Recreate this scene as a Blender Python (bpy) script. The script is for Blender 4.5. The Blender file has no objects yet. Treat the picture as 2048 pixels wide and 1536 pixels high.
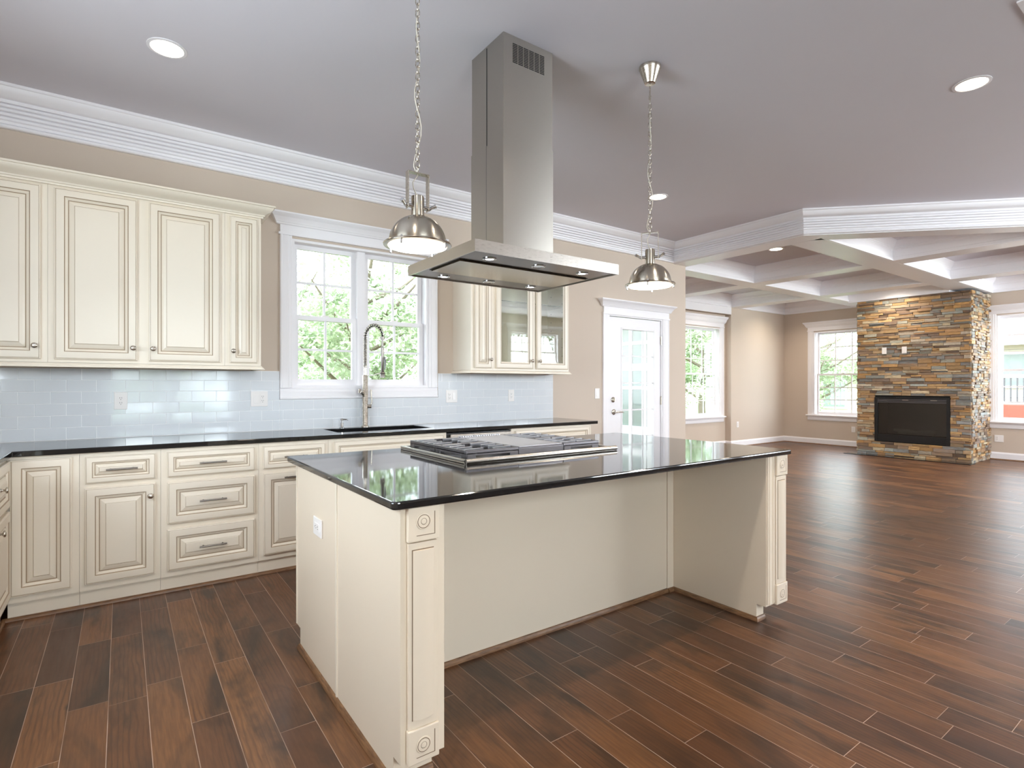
import bpy, bmesh, math, random
from math import sin, cos, pi, radians as R
from mathutils import Matrix, Vector
random.seed(7)
sc = bpy.context.scene
col = sc.collection

# ------------------------------------------------------------------ camera, world, exposure
cd = bpy.data.cameras.new('camera'); cam = bpy.data.objects.new('camera', cd); col.objects.link(cam)
cam.location = (0, 0, 1.27); cam.rotation_euler = (R(90), 0, -R(35.524))
cd.sensor_width = 36; cd.lens = 1092.3 / 2048 * 36; cd.shift_y = 1.4 / 2048; cd.clip_start = .02
sc.camera = cam
w = bpy.data.worlds.new('world'); sc.world = w; w.use_nodes = True
bg = w.node_tree.nodes['Background']; bg.inputs[0].default_value = (.80, .89, 1, 1); bg.inputs[1].default_value = 6
sc.view_settings.view_transform = 'Standard'; sc.view_settings.look = 'None'
sc.view_settings.gamma = 1; sc.view_settings.exposure = 0.83; sc.view_settings.use_curve_mapping = False
sc.cycles.max_bounces = 10; sc.cycles.diffuse_bounces = 6; sc.cycles.glossy_bounces = 5
sc.cycles.transparent_max_bounces = 24; sc.cycles.transmission_bounces = 6
sc.cycles.caustics_reflective = False; sc.cycles.caustics_refractive = False; sc.cycles.sample_clamp_indirect = 6

CAN_W, PEND_W, HOOD_W = 22, 16, 1.6; LIV_W = 62; FRONT_W = 68
WARM = (1, .88, .74)
H = 3.08          # ceiling
WY = 4.54         # kitchen back wall
XL, XR, YF, YN = -1.13, 12.1, -3.0, 6.43

def lamp(name, kind, loc, energy, color, parent=None, **kw):
    l = bpy.data.lights.new(name, kind); l.energy = energy; l.color = color
    for k, v in kw.items(): setattr(l, k, v)
    o = bpy.data.objects.new(name, l); o.location = loc; col.objects.link(o)
    return o
# added fill lamps at the front window openings behind the camera, tilted upward
FILL_W = 40
for x, z, sx, sz, k in ((.8, 2.13, 1.9, .96, 2.0), (6.83, 2.13, 1.7, .96, 2.9), (8.9, 2.13, 1.5, .96, 2.2), (11.05, 2.13, 1.8, .96, 4.6)):
    o = lamp('fill_light', 'AREA', (x, -3.17, z), FILL_W*k, (.88, .93, 1), shape='RECTANGLE', size=sx, size_y=sz)
    o.rotation_euler = (R(98 if x < 1 else 118), 0, 0)
# another added fill lamp, at the added window in the left wall
o = lamp('fill_light', 'AREA', (-1.3, 2.0, 1.75), 30, (.80, .89, 1), shape='RECTANGLE', size=1.15, size_y=1.55)
o.rotation_euler = (0, R(-120), 0)

# ------------------------------------------------------------------ materials
def nm(name):
    m = bpy.data.materials.new(name); m.use_nodes = True
    nt = m.node_tree; return m, nt, nt.nodes['Principled BSDF']
def srgb(r, g, b):
    f = lambda c: ((c/255+.055)/1.055)**2.4 if c > 10 else c/255/12.92
    return (f(r), f(g), f(b), 1)
def N(nt, t, **kw):
    n = nt.nodes.new(t)
    for k, v in kw.items(): setattr(n, k, v)
    return n
def setin(n, **kw):
    for k, v in kw.items(): n.inputs[k.replace('_', ' ')].default_value = v
def math_(nt, op, a, b=None):
    n = N(nt, 'ShaderNodeMath', operation=op)
    for i, x in enumerate((a, b)):
        if x is None: continue
        if isinstance(x, (int, float)): n.inputs[i].default_value = x
        else: nt.links.new(x, n.inputs[i])
    return n.outputs[0]
def mix_(nt, f, a, b, bt='MIX'):
    n = N(nt, 'ShaderNodeMix', data_type='RGBA', blend_type=bt)
    for i, x in ((0, f), (6, a), (7, b)):
        if isinstance(x, (int, float)): n.inputs[i].default_value = x
        elif isinstance(x, tuple): n.inputs[i].default_value = x
        else: nt.links.new(x, n.inputs[i])
    return n.outputs[2]
def noise_(nt, vec, scale, detail=3, rough=.5, dist=0):
    n = N(nt, 'ShaderNodeTexNoise'); setin(n, Scale=scale, Detail=detail, Roughness=rough, Distortion=dist)
    if vec is not None: nt.links.new(vec, n.inputs['Vector'])
    return n.outputs['Fac']
def objco(nt): return N(nt, 'ShaderNodeTexCoord').outputs['Object']
def scaled(nt, vec, s):
    n = N(nt, 'ShaderNodeMapping'); n.inputs['Scale'].default_value = s; nt.links.new(vec, n.inputs['Vector']); return n.outputs[0]
def bump(nt, p, h, strength=.2, dist=.002):
    b = N(nt, 'ShaderNodeBump'); setin(b, Strength=strength, Distance=dist)
    nt.links.new(h, b.inputs['Height']); nt.links.new(b.outputs[0], p.inputs['Normal'])
def ramp(nt, f, stops):
    n = N(nt, 'ShaderNodeValToRGB'); e = n.color_ramp.elements
    while len(e) < len(stops): e.new(.5)
    for i, (p, c) in enumerate(stops): e[i].position = p; e[i].color = c
    nt.links.new(f, n.inputs[0]); return n.outputs[0]

def paint(name, c, rough=.5, var=.03, bs=.06, sc_=180, spec=.5, coat=0):
    m, nt, p = nm(name); co = objco(nt)
    f = noise_(nt, co, 2.3, 4)
    lo = tuple(x*(1-var) for x in c[:3]) + (1,); hi = tuple(min(1, x*(1+var)) for x in c[:3]) + (1,)
    nt.links.new(mix_(nt, f, lo, hi), p.inputs['Base Color'])
    setin(p, Roughness=rough); p.inputs['Specular IOR Level'].default_value = spec
    if coat: p.inputs['Coat Weight'].default_value = coat; p.inputs['Coat Roughness'].default_value = .15
    if bs: bump(nt, p, noise_(nt, co, sc_, 2), bs, .001)
    return m
def metal(name, c, rough, brush=(1, 1, 60), bs=.05):
    m, nt, p = nm(name); setin(p, Metallic=1.0)
    f = noise_(nt, scaled(nt, objco(nt), brush), 30, 3)
    lo = tuple(x*.9 for x in c[:3]) + (1,)
    nt.links.new(mix_(nt, f, lo, c), p.inputs['Base Color'])
    r = N(nt, 'ShaderNodeMapRange'); setin(r, To_Min=rough*.8, To_Max=rough*1.25); nt.links.new(f, r.inputs[0])
    nt.links.new(r.outputs[0], p.inputs['Roughness'])
    if bs: bump(nt, p, f, bs, .0006)
    return m
M = {}
M['wall'] = paint('wall_paint', srgb(203, 188, 173), .6, .02)
M['ceil'] = paint('ceiling_paint', srgb(217, 214, 220), .7, .015, .04)
M['trim'] = paint('white_trim_paint', srgb(240, 238, 241), .35, .01, 0)
M['cream'] = paint('cream_cabinet_paint', srgb(232, 222, 206), .34, .02, .03, 60)
M['glaze'] = paint('brown_glaze', srgb(172, 152, 128), .5, .1, 0)
M['panelcream'] = paint('cream_panel_paint', srgb(224, 210, 190), .34, .03, .03, 60)
M['steel'] = metal('brushed_stainless', srgb(186, 181, 173), .3, (1, 1, 50))
M['steelh'] = metal('brushed_stainless_sideways', srgb(198, 192, 184), .28, (1, 60, 60))
M['nickel'] = metal('satin_nickel', srgb(200, 192, 180), .26, (1, 1, 12))
M['pull'] = metal('grey_nickel', srgb(138, 132, 126), .3, (1, 1, 12))
M['chrome'] = metal('polished_chrome', srgb(205, 205, 205), .12, (1, 1, 1), 0)
M['spun'] = metal('spun_nickel', srgb(190, 182, 168), .22, (1, 1, 40))
for _k in ('spun', 'steel'):
  _p = M[_k].node_tree; _t = _p.nodes.new('ShaderNodeTangent'); _t.direction_type = 'RADIAL'; _t.axis = 'Z'
  _p.nodes['Principled BSDF'].inputs['Anisotropic'].default_value = .8; _p.nodes['Principled BSDF'].inputs['Anisotropic Rotation'].default_value = .25; _p.links.new(_t.outputs[0], _p.nodes['Principled BSDF'].inputs['Tangent'])
M['iron'] = metal('cast_iron', srgb(118, 116, 120), .4, (1, 1, 1), .1)
M['lightiron'] = metal('pale_grate_steel', srgb(206, 206, 212), .3, (1, 1, 1), .1)
M['plate'] = paint('white_plastic', srgb(236, 232, 230), .3, .01, 0)
M['black'] = paint('black_enamel', srgb(20, 20, 21), .35, .05, 0)
M['gap'] = paint('dark_recess', srgb(9, 8, 8), .6, .05, 0)
M['grout'] = paint('pale_grout', srgb(244, 245, 247), .8, .03, .1)
M['bark'] = paint('tree_bark', srgb(128, 116, 100), .9, .3, .5, 25)
M['grass'] = paint('lawn', srgb(96, 122, 62), .9, .3, .5, 40)
M['roof'] = paint('roof_shingle', srgb(120, 104, 96), .9, .2, .4, 20)
M['brick'] = paint('red_brick', srgb(150, 84, 70), .9, .2, .4, 20)
M['screen'] = paint('grey_screen', srgb(140, 150, 146), .12, .25, 0)

def glassmat(name, tint, refl):
    m = bpy.data.materials.new(name); m.use_nodes = True; nt = m.node_tree; nt.nodes.clear()
    o = N(nt, 'ShaderNodeOutputMaterial'); t = N(nt, 'ShaderNodeBsdfTransparent'); g = N(nt, 'ShaderNodeBsdfGlossy')
    t.inputs[0].default_value = tint; g.inputs['Roughness'].default_value = .01
    lw = N(nt, 'ShaderNodeLayerWeight'); fr = math_(nt, 'ADD', math_(nt, 'MULTIPLY', math_(nt, 'POWER', lw.outputs['Facing'], 5), .94), .045)
    mx = N(nt, 'ShaderNodeMixShader'); f = math_(nt, 'MINIMUM', math_(nt, 'MULTIPLY', fr, refl), 1.0)
    nt.links.new(f, mx.inputs[0]); nt.links.new(t.outputs[0], mx.inputs[1]); nt.links.new(g.outputs[0], mx.inputs[2])
    nt.links.new(mx.outputs[0], o.inputs[0]); return m
M['glass'] = glassmat('window_glass', (.95, .97, .96, 1), 1.0)
M['cabglass'] = glassmat('cabinet_glass', (.9, .92, .88, 1), 2.0)
M['fireglass'] = glassmat('fire_glass', (.45, .46, .46, 1), 1.8)
def emit(name, c, s):
    m, nt, p = nm(name); p.inputs['Emission Color'].default_value = c; p.inputs['Emission Strength'].default_value = s
    f = noise_(nt, objco(nt), 8, 2); nt.links.new(mix_(nt, f, c, tuple(min(1, x*1.03) for x in c)), p.inputs['Base Color']); return m
M['lit'] = emit('lit_lamp_lens', (1, .87, .70, 1), 6)
M['litled'] = emit('lit_hood_lamp', (.95, .95, 1, 1), 5)

def granite():
    m, nt, p = nm('black_granite'); co = objco(nt)
    v = N(nt, 'ShaderNodeTexVoronoi'); setin(v, Scale=420); nt.links.new(co, v.inputs['Vector'])
    s = ramp(nt, v.outputs['Distance'], [(0, (.10, .095, .09, 1)), (.22, (.022, .021, .021, 1)), (1, (.012, .012, .012, 1))])
    n = noise_(nt, co, 90, 3)
    c = mix_(nt, n, (.006, .006, .007, 1), s)
    nt.links.new(c, p.inputs['Base Color']); setin(p, Roughness=.05); p.inputs['IOR'].default_value = 1.62
    return m
M['granite'] = granite()

def floor_mat():
    m, nt, p = nm('hickory_planks'); co = objco(nt)
    sx = N(nt, 'ShaderNodeSeparateXYZ'); nt.links.new(co, sx.inputs[0]); X, Y = sx.outputs[0], sx.outputs[1]
    PW = .1282
    u = math_(nt, 'DIVIDE', math_(nt, 'SUBTRACT', X, .084), PW)
    row = math_(nt, 'FLOOR', u); fu = math_(nt, 'FRACT', u)
    wn = N(nt, 'ShaderNodeTexWhiteNoise', noise_dimensions='1D'); nt.links.new(row, wn.inputs['W'])
    ln = math_(nt, 'ADD', math_(nt, 'MULTIPLY', wn.outputs[0], .5), .62)
    vv = math_(nt, 'ADD', math_(nt, 'DIVIDE', Y, ln), math_(nt, 'MULTIPLY', wn.outputs[0], 37.7))
    pl = math_(nt, 'FLOOR', vv); fv = math_(nt, 'FRACT', vv)
    cb = N(nt, 'ShaderNodeCombineXYZ'); nt.links.new(row, cb.inputs[0]); nt.links.new(pl, cb.inputs[1])
    w2 = N(nt, 'ShaderNodeTexWhiteNoise', noise_dimensions='3D'); nt.links.new(cb.outputs[0], w2.inputs['Vector'])
    off = N(nt, 'ShaderNodeVectorMath', operation='SCALE'); nt.links.new(w2.outputs['Color'], off.inputs[0]); off.inputs['Scale'].default_value = 40
    ad = N(nt, 'ShaderNodeVectorMath', operation='ADD'); nt.links.new(co, ad.inputs[0]); nt.links.new(off.outputs[0], ad.inputs[1])
    loc = ad.outputs[0]
    base = ramp(nt, w2.outputs['Value'], [(0, srgb(74, 46, 29)), (.35, srgb(93, 59, 36)), (.7, srgb(110, 72, 43)), (1, srgb(130, 88, 53))])
    # flowing grain: stretched noise bent by a wider one
    g0 = noise_(nt, scaled(nt, loc, (7, .9, 1)), 1.5, 2)
    wv = N(nt, 'ShaderNodeTexWave', wave_type='BANDS', bands_direction='X'); setin(wv, Scale=17, Distortion=7, Detail=2.5, Detail_Scale=.8)
    nt.links.new(scaled(nt, loc, (1, .22, 1)), wv.inputs['Vector'])
    gr = noise_(nt, scaled(nt, loc, (75, 4.5, 1)), 1.6, 4, .6)
    wl = ramp(nt, wv.outputs['Fac'], [(.0, (1, 1, 1, 1)), (.20, (.35, .35, .35, 1)), (.5, (0, 0, 0, 1))])
    wm = ramp(nt, noise_(nt, scaled(nt, loc, (4, 1, 1)), 1.2, 2), [(.40, (.06, .06, .06, 1)), (.64, (.62, .62, .62, 1))])
    c = mix_(nt, math_(nt, 'MULTIPLY', wl, wm), base, srgb(52, 31, 20))
    gm = ramp(nt, gr, [(.35, (1, 1, 1, 1)), (.62, (0, 0, 0, 1))])
    c = mix_(nt, math_(nt, 'MULTIPLY', math_(nt, 'SUBTRACT', 1, gm), .45), c, srgb(70, 40, 24))
    st = noise_(nt, scaled(nt, loc, (5, 1.6, 1)), 1.1, 4, .6, .6)
    sm = ramp(nt, st, [(.46, (0, 0, 0, 1)), (.66, (1, 1, 1, 1))])
    c = mix_(nt, math_(nt, 'MULTIPLY', sm, .85), c, srgb(44, 30, 22))
    kn = N(nt, 'ShaderNodeTexVoronoi'); setin(kn, Scale=2.2); nt.links.new(scaled(nt, loc, (1.6, .8, 1)), kn.inputs['Vector'])
    km = ramp(nt, kn.outputs['Distance'], [(.02, (1, 1, 1, 1)), (.06, (0, 0, 0, 1))])
    c = mix_(nt, math_(nt, 'MULTIPLY', km, .8), c, srgb(34, 23, 18))
    # bevelled seams catch pale dust
    eu = math_(nt, 'MULTIPLY', math_(nt, 'MINIMUM', fu, math_(nt, 'SUBTRACT', 1, fu)), PW)
    ev = math_(nt, 'MULTIPLY', math_(nt, 'MINIMUM', fv, math_(nt, 'SUBTRACT', 1, fv)), ln)
    su = math_(nt, 'LESS_THAN', eu, .0011); sv = math_(nt, 'LESS_THAN', ev, .0010)
    dn = noise_(nt, co, 3.1, 2)
    dm = math_(nt, 'MULTIPLY', math_(nt, 'MAXIMUM', su, sv), ramp(nt, dn, [(.3, (.35, .35, .35, 1)), (.65, (.95, .95, .95, 1))]))
    c = mix_(nt, dm, c, srgb(190, 165, 148))
    nt.links.new(c, p.inputs['Base Color'])
    rr = N(nt, 'ShaderNodeMapRange'); setin(rr, To_Min=.26, To_Max=.42); nt.links.new(noise_(nt, scaled(nt, loc, (20, 3, 1)), 2, 3), rr.inputs[0])
    nt.links.new(rr.outputs[0], p.inputs['Roughness'])
    hb = math_(nt, 'ADD', math_(nt, 'MULTIPLY', gr, .25), noise_(nt, scaled(nt, loc, (3, 5, 1)), 2, 2))
    hb = math_(nt, 'SUBTRACT', hb, math_(nt, 'MULTIPLY', math_(nt, 'LESS_THAN', eu, .002), .6))
    bump(nt, p, hb, .22, .002)
    return m
M['floor'] = floor_mat()
def oak():
    m, nt, p = nm('oak_shoe_moulding'); co = objco(nt)
    g = noise_(nt, scaled(nt, co, (6, 6, 60)), 3, 4)
    nt.links.new(ramp(nt, g, [(.3, srgb(92, 62, 40)), (.7, srgb(138, 102, 70))]), p.inputs['Base Color']); setin(p, Roughness=.4); return m
M['oak'] = oak()
def tile_mat():
    m, nt, p = nm('pale_glass_tile'); a = N(nt, 'ShaderNodeVertexColor', layer_name='Col')
    f = noise_(nt, scaled(nt, objco(nt), (3, 3, 70)), 2, 2)
    nt.links.new(mix_(nt, math_(nt, 'MULTIPLY', f, .10), a.outputs[0], srgb(222, 228, 234)), p.inputs['Base Color'])
    setin(p, Roughness=.07); p.inputs['IOR'].default_value = 1.75; return m
M['tile'] = tile_mat()
def stone_mat():
    m, nt, p = nm('split_ledgestone'); a = N(nt, 'ShaderNodeVertexColor', layer_name='Col'); co = objco(nt)
    n1 = noise_(nt, scaled(nt, co, (8, 8, 26)), 2.2, 5, .65)
    c = mix_(nt, math_(nt, 'MULTIPLY', ramp(nt, n1, [(.4, (0, 0, 0, 1)), (.7, (1, 1, 1, 1))]), .55), a.outputs[0], srgb(120, 88, 58))
    n2 = noise_(nt, scaled(nt, co, (5, 5, 18)), 3.1, 3)
    c = mix_(nt, math_(nt, 'MULTIPLY', ramp(nt, n2, [(.55, (0, 0, 0, 1)), (.75, (1, 1, 1, 1))]), .4), c, srgb(176, 128, 76))
    nt.links.new(c, p.inputs['Base Color']); setin(p, Roughness=.5)
    bump(nt, p, noise_(nt, scaled(nt, co, (14, 14, 50)), 3, 5, .7), .6, .01); return m
M['stone'] = stone_mat()
def leafmat(name, c1, c2):
    m = bpy.data.materials.new(name); m.use_nodes = True; nt = m.node_tree; p = nt.nodes['Principled BSDF']
    a = N(nt, 'ShaderNodeVertexColor', layer_name='Col'); nt.links.new(a.outputs[0], p.inputs['Base Color'])
    setin(p, Roughness=.5)
    t = N(nt, 'ShaderNodeBsdfTranslucent'); nt.links.new(a.outputs[0], t.inputs[0])
    mx = N(nt, 'ShaderNodeMixShader'); mx.inputs[0].default_value = .45
    nt.links.new(p.outputs[0], mx.inputs[1]); nt.links.new(t.outputs[0], mx.inputs[2])
    nt.links.new(mx.outputs[0], nt.nodes['Material Output'].inputs[0]); return m
M['leaf'] = leafmat('green_leaves', 0, 0)
def siding():
    m, nt, p = nm('lap_siding'); co = objco(nt); s = N(nt, 'ShaderNodeSeparateXYZ'); nt.links.new(co, s.inputs[0])
    f = math_(nt, 'FRACT', math_(nt, 'DIVIDE', s.outputs[2], .16))
    nt.links.new(ramp(nt, f, [(0, srgb(120, 116, 104)), (.12, srgb(214, 208, 188)), (1, srgb(214, 208, 188))]), p.inputs['Base Color']); setin(p, Roughness=.7); return m
M['siding'] = siding()

# ------------------------------------------------------------------ mesh building
class MB:
    def __init__(s): s.v = []; s.f = []; s.m = []; s.c = None
    def add(s, vs, fs, mi=0, X=None, c=None):
        b = len(s.v)
        s.v += [tuple(X @ Vector(p)) for p in vs] if X is not None else [tuple(p) for p in vs]
        for f in fs: s.f.append([b+i for i in f]); s.m.append(mi)
        if c is not None:
            if s.c is None: s.c = [(1, 1, 1, 1)]*(len(s.f)-len(fs))
            s.c += [c]*len(fs)
        return s
    def box(s, x0, x1, y0, y1, z0, z1, mi=0, X=None, c=None):
        v = [(x, y, z) for z in (z0, z1) for y in (y0, y1) for x in (x0, x1)]
        return s.add(v, [(0, 2, 3, 1), (4, 5, 7, 6), (0, 1, 5, 4), (2, 6, 7, 3), (0, 4, 6, 2), (1, 3, 7, 5)], mi, X, c)
    def lathe(s, prof, n=24, mi=0, X=None):
        vs, fs = [], []
        for r, z in prof:
            for k in range(n): vs.append((r*cos(2*pi*k/n), r*sin(2*pi*k/n), z))
        for i in range(len(prof)-1):
            for k in range(n):
                a, b = i*n+k, i*n+(k+1) % n; fs.append((a, b, b+n, a+n))
        if prof[0][0] > 1e-5: fs.append(tuple(range(n))[::-1])
        if prof[-1][0] > 1e-5: fs.append(tuple(range((len(prof)-1)*n, len(prof)*n)))
        return s.add(vs, fs, mi, X)
    def tube(s, pts, r, n=8, mi=0, closed=False, X=None):
        pts = [Vector(p) for p in pts]; L = len(pts); rr = r if isinstance(r, (list, tuple)) else [r]*L
        vs, fs = [], []; up = None
        for i, p in enumerate(pts):
            a = pts[i-1] if (i or closed) else p; b = pts[(i+1) % L] if (i < L-1 or closed) else p
            t = (b-a).normalized()
            if up is None: up = Vector((0, 0, 1)) if abs(t.z) < .9 else Vector((1, 0, 0))
            x = t.cross(up); x.normalize(); up = x.cross(t); y = up
            for k in range(n): vs.append(p + x*rr[i]*cos(2*pi*k/n) + y*rr[i]*sin(2*pi*k/n))
        for i in range(L if closed else L-1):
            j = (i+1) % L
            for k in range(n): fs.append((i*n+k, i*n+(k+1) % n, j*n+(k+1) % n, j*n+k))
        if not closed: fs += [tuple(range(n))[::-1], tuple(range((L-1)*n, L*n))]
        return s.add(vs, fs, mi, X)
    def cyl(s, a, b, r, n=16, mi=0, X=None): return s.tube([a, b], r, n, mi, False, X)
    def sweep(s, path, prof, closed=False, mi=0, X=None):
        """profile (out, z) carried along a plan path, out lies to the LEFT of travel, corners mitred"""
        P = [Vector(p) for p in path]; L = len(P); vs, fs = [], []; n = len(prof)
        for i in range(L):
            d0 = (P[i]-P[i-1]).normalized() if (i or closed) else None
            d1 = (P[(i+1) % L]-P[i]).normalized() if (i < L-1 or closed) else None
            d0 = d0 or d1; d1 = d1 or d0
            n0 = Vector((-d0.y, d0.x)); n1 = Vector((-d1.y, d1.x)); m = (n0+n1).normalized(); m = m/max(.2, m.dot(n0))
            for o, z in prof: vs.append((P[i].x+m.x*o, P[i].y+m.y*o, z))
        for i in range(L if closed else L-1):
            j = (i+1) % L
            for k in range(n): fs.append((i*n+k, j*n+k, j*n+(k+1) % n, i*n+(k+1) % n))
        if not closed: fs += [tuple(range(n)), tuple(range((L-1)*n, L*n))[::-1]]
        return s.add(vs, fs, mi, X)
    def panel(s, x0, x1, z0, z1, prof, X, cap=0, hole=False):
        """nested mitred rectangles: prof = (inset, out, material of the band that leads to it)"""
        vs, fs = [], []; b = len(s.v)
        for d, o, _ in prof: vs += [(x0+d, o, z0+d), (x1-d, o, z0+d), (x1-d, o, z1-d), (x0+d, o, z1-d)]
        for i in range(1, len(prof)):
            for k in range(4):
                s.add([], []); s.f.append([b+(i-1)*4+k, b+(i-1)*4+(k+1) % 4, b+i*4+(k+1) % 4, b+i*4+k]); s.m.append(prof[i][2])
        e = (len(prof)-1)*4
        if hole:
            for k in range(4): s.f.append([b+e+k, b+e+(k+1) % 4, b+(k+1) % 4, b+k]); s.m.append(cap)
        else:
            s.f.append([b+e, b+e+1, b+e+2, b+e+3]); s.m.append(cap); s.f.append([b+3, b+2, b+1, b]); s.m.append(cap)
        s.v += [tuple(X @ Vector(p)) for p in vs]; return s
    def build(s, name, mats, parent=None, bevel=0, smooth=0, world=True, seg=2, fix=True):
        off = Vector((0, 0, 0))
        if parent is not None and world:
            q = parent
            while q: off += q.location; q = q.parent
        me = bpy.data.meshes.new(name)
        me.from_pydata([tuple(Vector(p)-off) for p in s.v], [], s.f)
        for m in (mats if isinstance(mats, (list, tuple)) else [mats]): me.materials.append(m)
        me.polygons.foreach_set('material_index', s.m)
        if s.c is not None:
            ca = me.color_attributes.new('Col', 'FLOAT_COLOR', 'CORNER'); buf = []
            for c, f in zip(s.c, s.f): buf += list(c)*len(f)
            ca.data.foreach_set('color', buf)
        if fix:
            bm = bmesh.new(); bm.from_mesh(me); bmesh.ops.recalc_face_normals(bm, faces=bm.faces); bm.to_mesh(me); bm.free()
        if smooth:
            me.polygons.foreach_set('use_smooth', [True]*len(me.polygons)); me.set_sharp_from_angle(angle=R(smooth))
        o = bpy.data.objects.new(name, me); col.objects.link(o)
        if parent is not None: o.parent = parent
        if bevel:
            b = o.modifiers.new('edge', 'BEVEL'); b.width = bevel; b.segments = seg; b.limit_method = 'ANGLE'; b.angle_limit = R(40)
        return o
def tag(o, label, cat, group=None, kind=None):
    o['label'] = label; o['category'] = cat
    if group: o['group'] = group
    if kind: o['kind'] = kind
    return o
def thing(name, label, cat, loc=(0, 0, 0), rz=0, group=None):
    o = bpy.data.objects.new(name, None); col.objects.link(o); o.location = loc; o.rotation_euler = (0, 0, rz)
    o.empty_display_size = .1
    return tag(o, label, cat, group)
def struct(o, parent=None):
    if parent is None: o['kind'] = 'structure'
    return o
def sempty(name, loc=(0, 0, 0)):
    o = bpy.data.objects.new(name, None); col.objects.link(o); o.location = loc; o['kind'] = 'structure'; return o
def copy_tree(o, parent=None, loc=None, rz=None, label=None):
    c = o.copy(); col.objects.link(c)
    if parent is not None: c.parent = parent
    if loc is not None: c.location = loc
    if rz is not None: c.rotation_euler = (0, 0, rz)
    if label: c['label'] = label
    for ch in [k for k in o.children if k.type in ('MESH', 'EMPTY', 'LIGHT')]: copy_tree(ch, c)
    return c
def FY(y): return Matrix(((1, 0, 0, 0), (0, -1, 0, y), (0, 0, 1, 0), (0, 0, 0, 1)))      # faces -Y
def FX(x): return Matrix(((0, 1, 0, x), (1, 0, 0, 0), (0, 0, 1, 0), (0, 0, 0, 1)))       # faces +X
def BY(y): return Matrix(((-1, 0, 0, 0), (0, 1, 0, y), (0, 0, 1, 0), (0, 0, 0, 1)))      # faces +Y

# ------------------------------------------------------------------ room shell
def wall(name, tf, u0, u1, z0, z1, holes, th=.16, mat=None):
    """a wall slab with rectangular holes; tf(u, d, z) -> world, d<0 goes outward"""
    us = sorted({u0, u1, *[h[0] for h in holes], *[h[1] for h in holes]})
    mb = MB()
    for a, b in zip(us[:-1], us[1:]):
        zs = [z0]
        for h in sorted(holes, key=lambda h: h[2]):
            if h[0] < b-1e-6 and h[1] > a+1e-6: zs += [h[2], h[3]]
        zs.append(z1)
        for c, d in zip(zs[::2], zs[1::2]):
            if d-c > 1e-5:
                v = [tf(u, dd, z) for z in (c, d) for dd in (0, -th) for u in (a, b)]
                mb.add(v, [(0, 2, 3, 1), (4, 5, 7, 6), (0, 1, 5, 4), (2, 6, 7, 3), (0, 4, 6, 2), (1, 3, 7, 5)])
    return struct(mb.build(name, mat or M['wall']))
tfB = lambda u, d, z: (u, WY-d, z)            # kitchen back wall
tfN = lambda u, d, z: (u, 6.56-d, z)          # recessed nook wall
tfR = lambda u, d, z: (XR-d, u, z)            # fireplace wall
tfF = lambda u, d, z: (u, YF+d, z)            # wall behind the camera
KW = (1.096, 2.291, 1.245, 2.43); KD = (4.625, 5.59, 0, 2.10)
NW = (8.62, 9.86, .63, 2.41); RW1 = (4.65, 5.79, .625, 2.40); RW2 = (1.63, 2.776, .645, 2.45)
LWN = (1.2, 2.8, 1.15, 2.35)  # left wall opening, added for the light it lets in
FW = [(-.2, 1.8, .6, 2.65), (5.95, 7.7, 1.62, 2.65), (8.1, 9.7, 1.62, 2.65), (10.1, 12.0, 1.62, 2.65)]  # all but the first opening added to hold fill lamps

mb = MB().box(XL-.2, XR+.2, YF-.2, 6.8, -.1, 0); struct(mb.build('floor', M['floor']))
mb = MB().box(XL-.2, XR+.2, YF-.2, 6.8, H, H+.15); struct(mb.build('ceiling', M['ceil']))
wall('wall_back', tfB, XL, 6.057, 0, H, [KW, KD])
mb = MB().box(6.0, 6.057, 4.701, 6.72, 0, H); struct(mb.build('wall_return', M['wall']))
wall('wall_nook', tfN, 6.057, 10.044, 0, 2.69, [NW])
mb = MB().box(6.057, 10.044, YN, 6.72, 2.69, H)
mb.box(10.044, XR+.16, YN, 6.72, 0, H); struct(mb.build('wall_far', M['wall']))
wall('wall_fireplace', tfR, YF, YN, 0, H, [RW1, RW2])
wall('wall_left', lambda u, d, z: (XL+d, u, z), YF, WY+.16, 0, H, [LWN])
wall('wall_front', tfF, XL-.16, XR+.16, 0, H, FW)

CROWN = [(0, H), (.125, H), (.125, H-.016), (.117, H-.020), (.112, H-.036), (.098, H-.054), (.080, H-.068), (.068, H-.076), (.058, H-.078), (.058, H-.084), (.064, H-.086), (.064, H-.100)]
for zz, oo in ((.104, .052), (.128, .044), (.152, .036), (.176, .030)):     # reeded steps with shadow grooves
    CROWN += [(oo-.008, H-zz+.003), (oo-.008, H-zz-.003), (oo+.004, H-zz-.006), (oo+.003, H-zz-.016)]
CROWN += [(.022, H-.196), (.020, H-.212), (.012, H-.214), (.012, H-.220), (.030, H-.223), (.030, H-.234), (.024, H-.240), (0, H-.240)]
mb = MB(); s2 = math.sqrt(.5)
# kitchen crown runs along the left and back walls, then over the beam and its 45 degree leg (room to the left of travel)
mb.sweep([(9.6, -.91), (5.81, 2.88), (5.81, WY), (XL, WY), (XL, YF)], CROWN)
struct(mb.build('trim_1', M['trim'], smooth=25))

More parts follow.
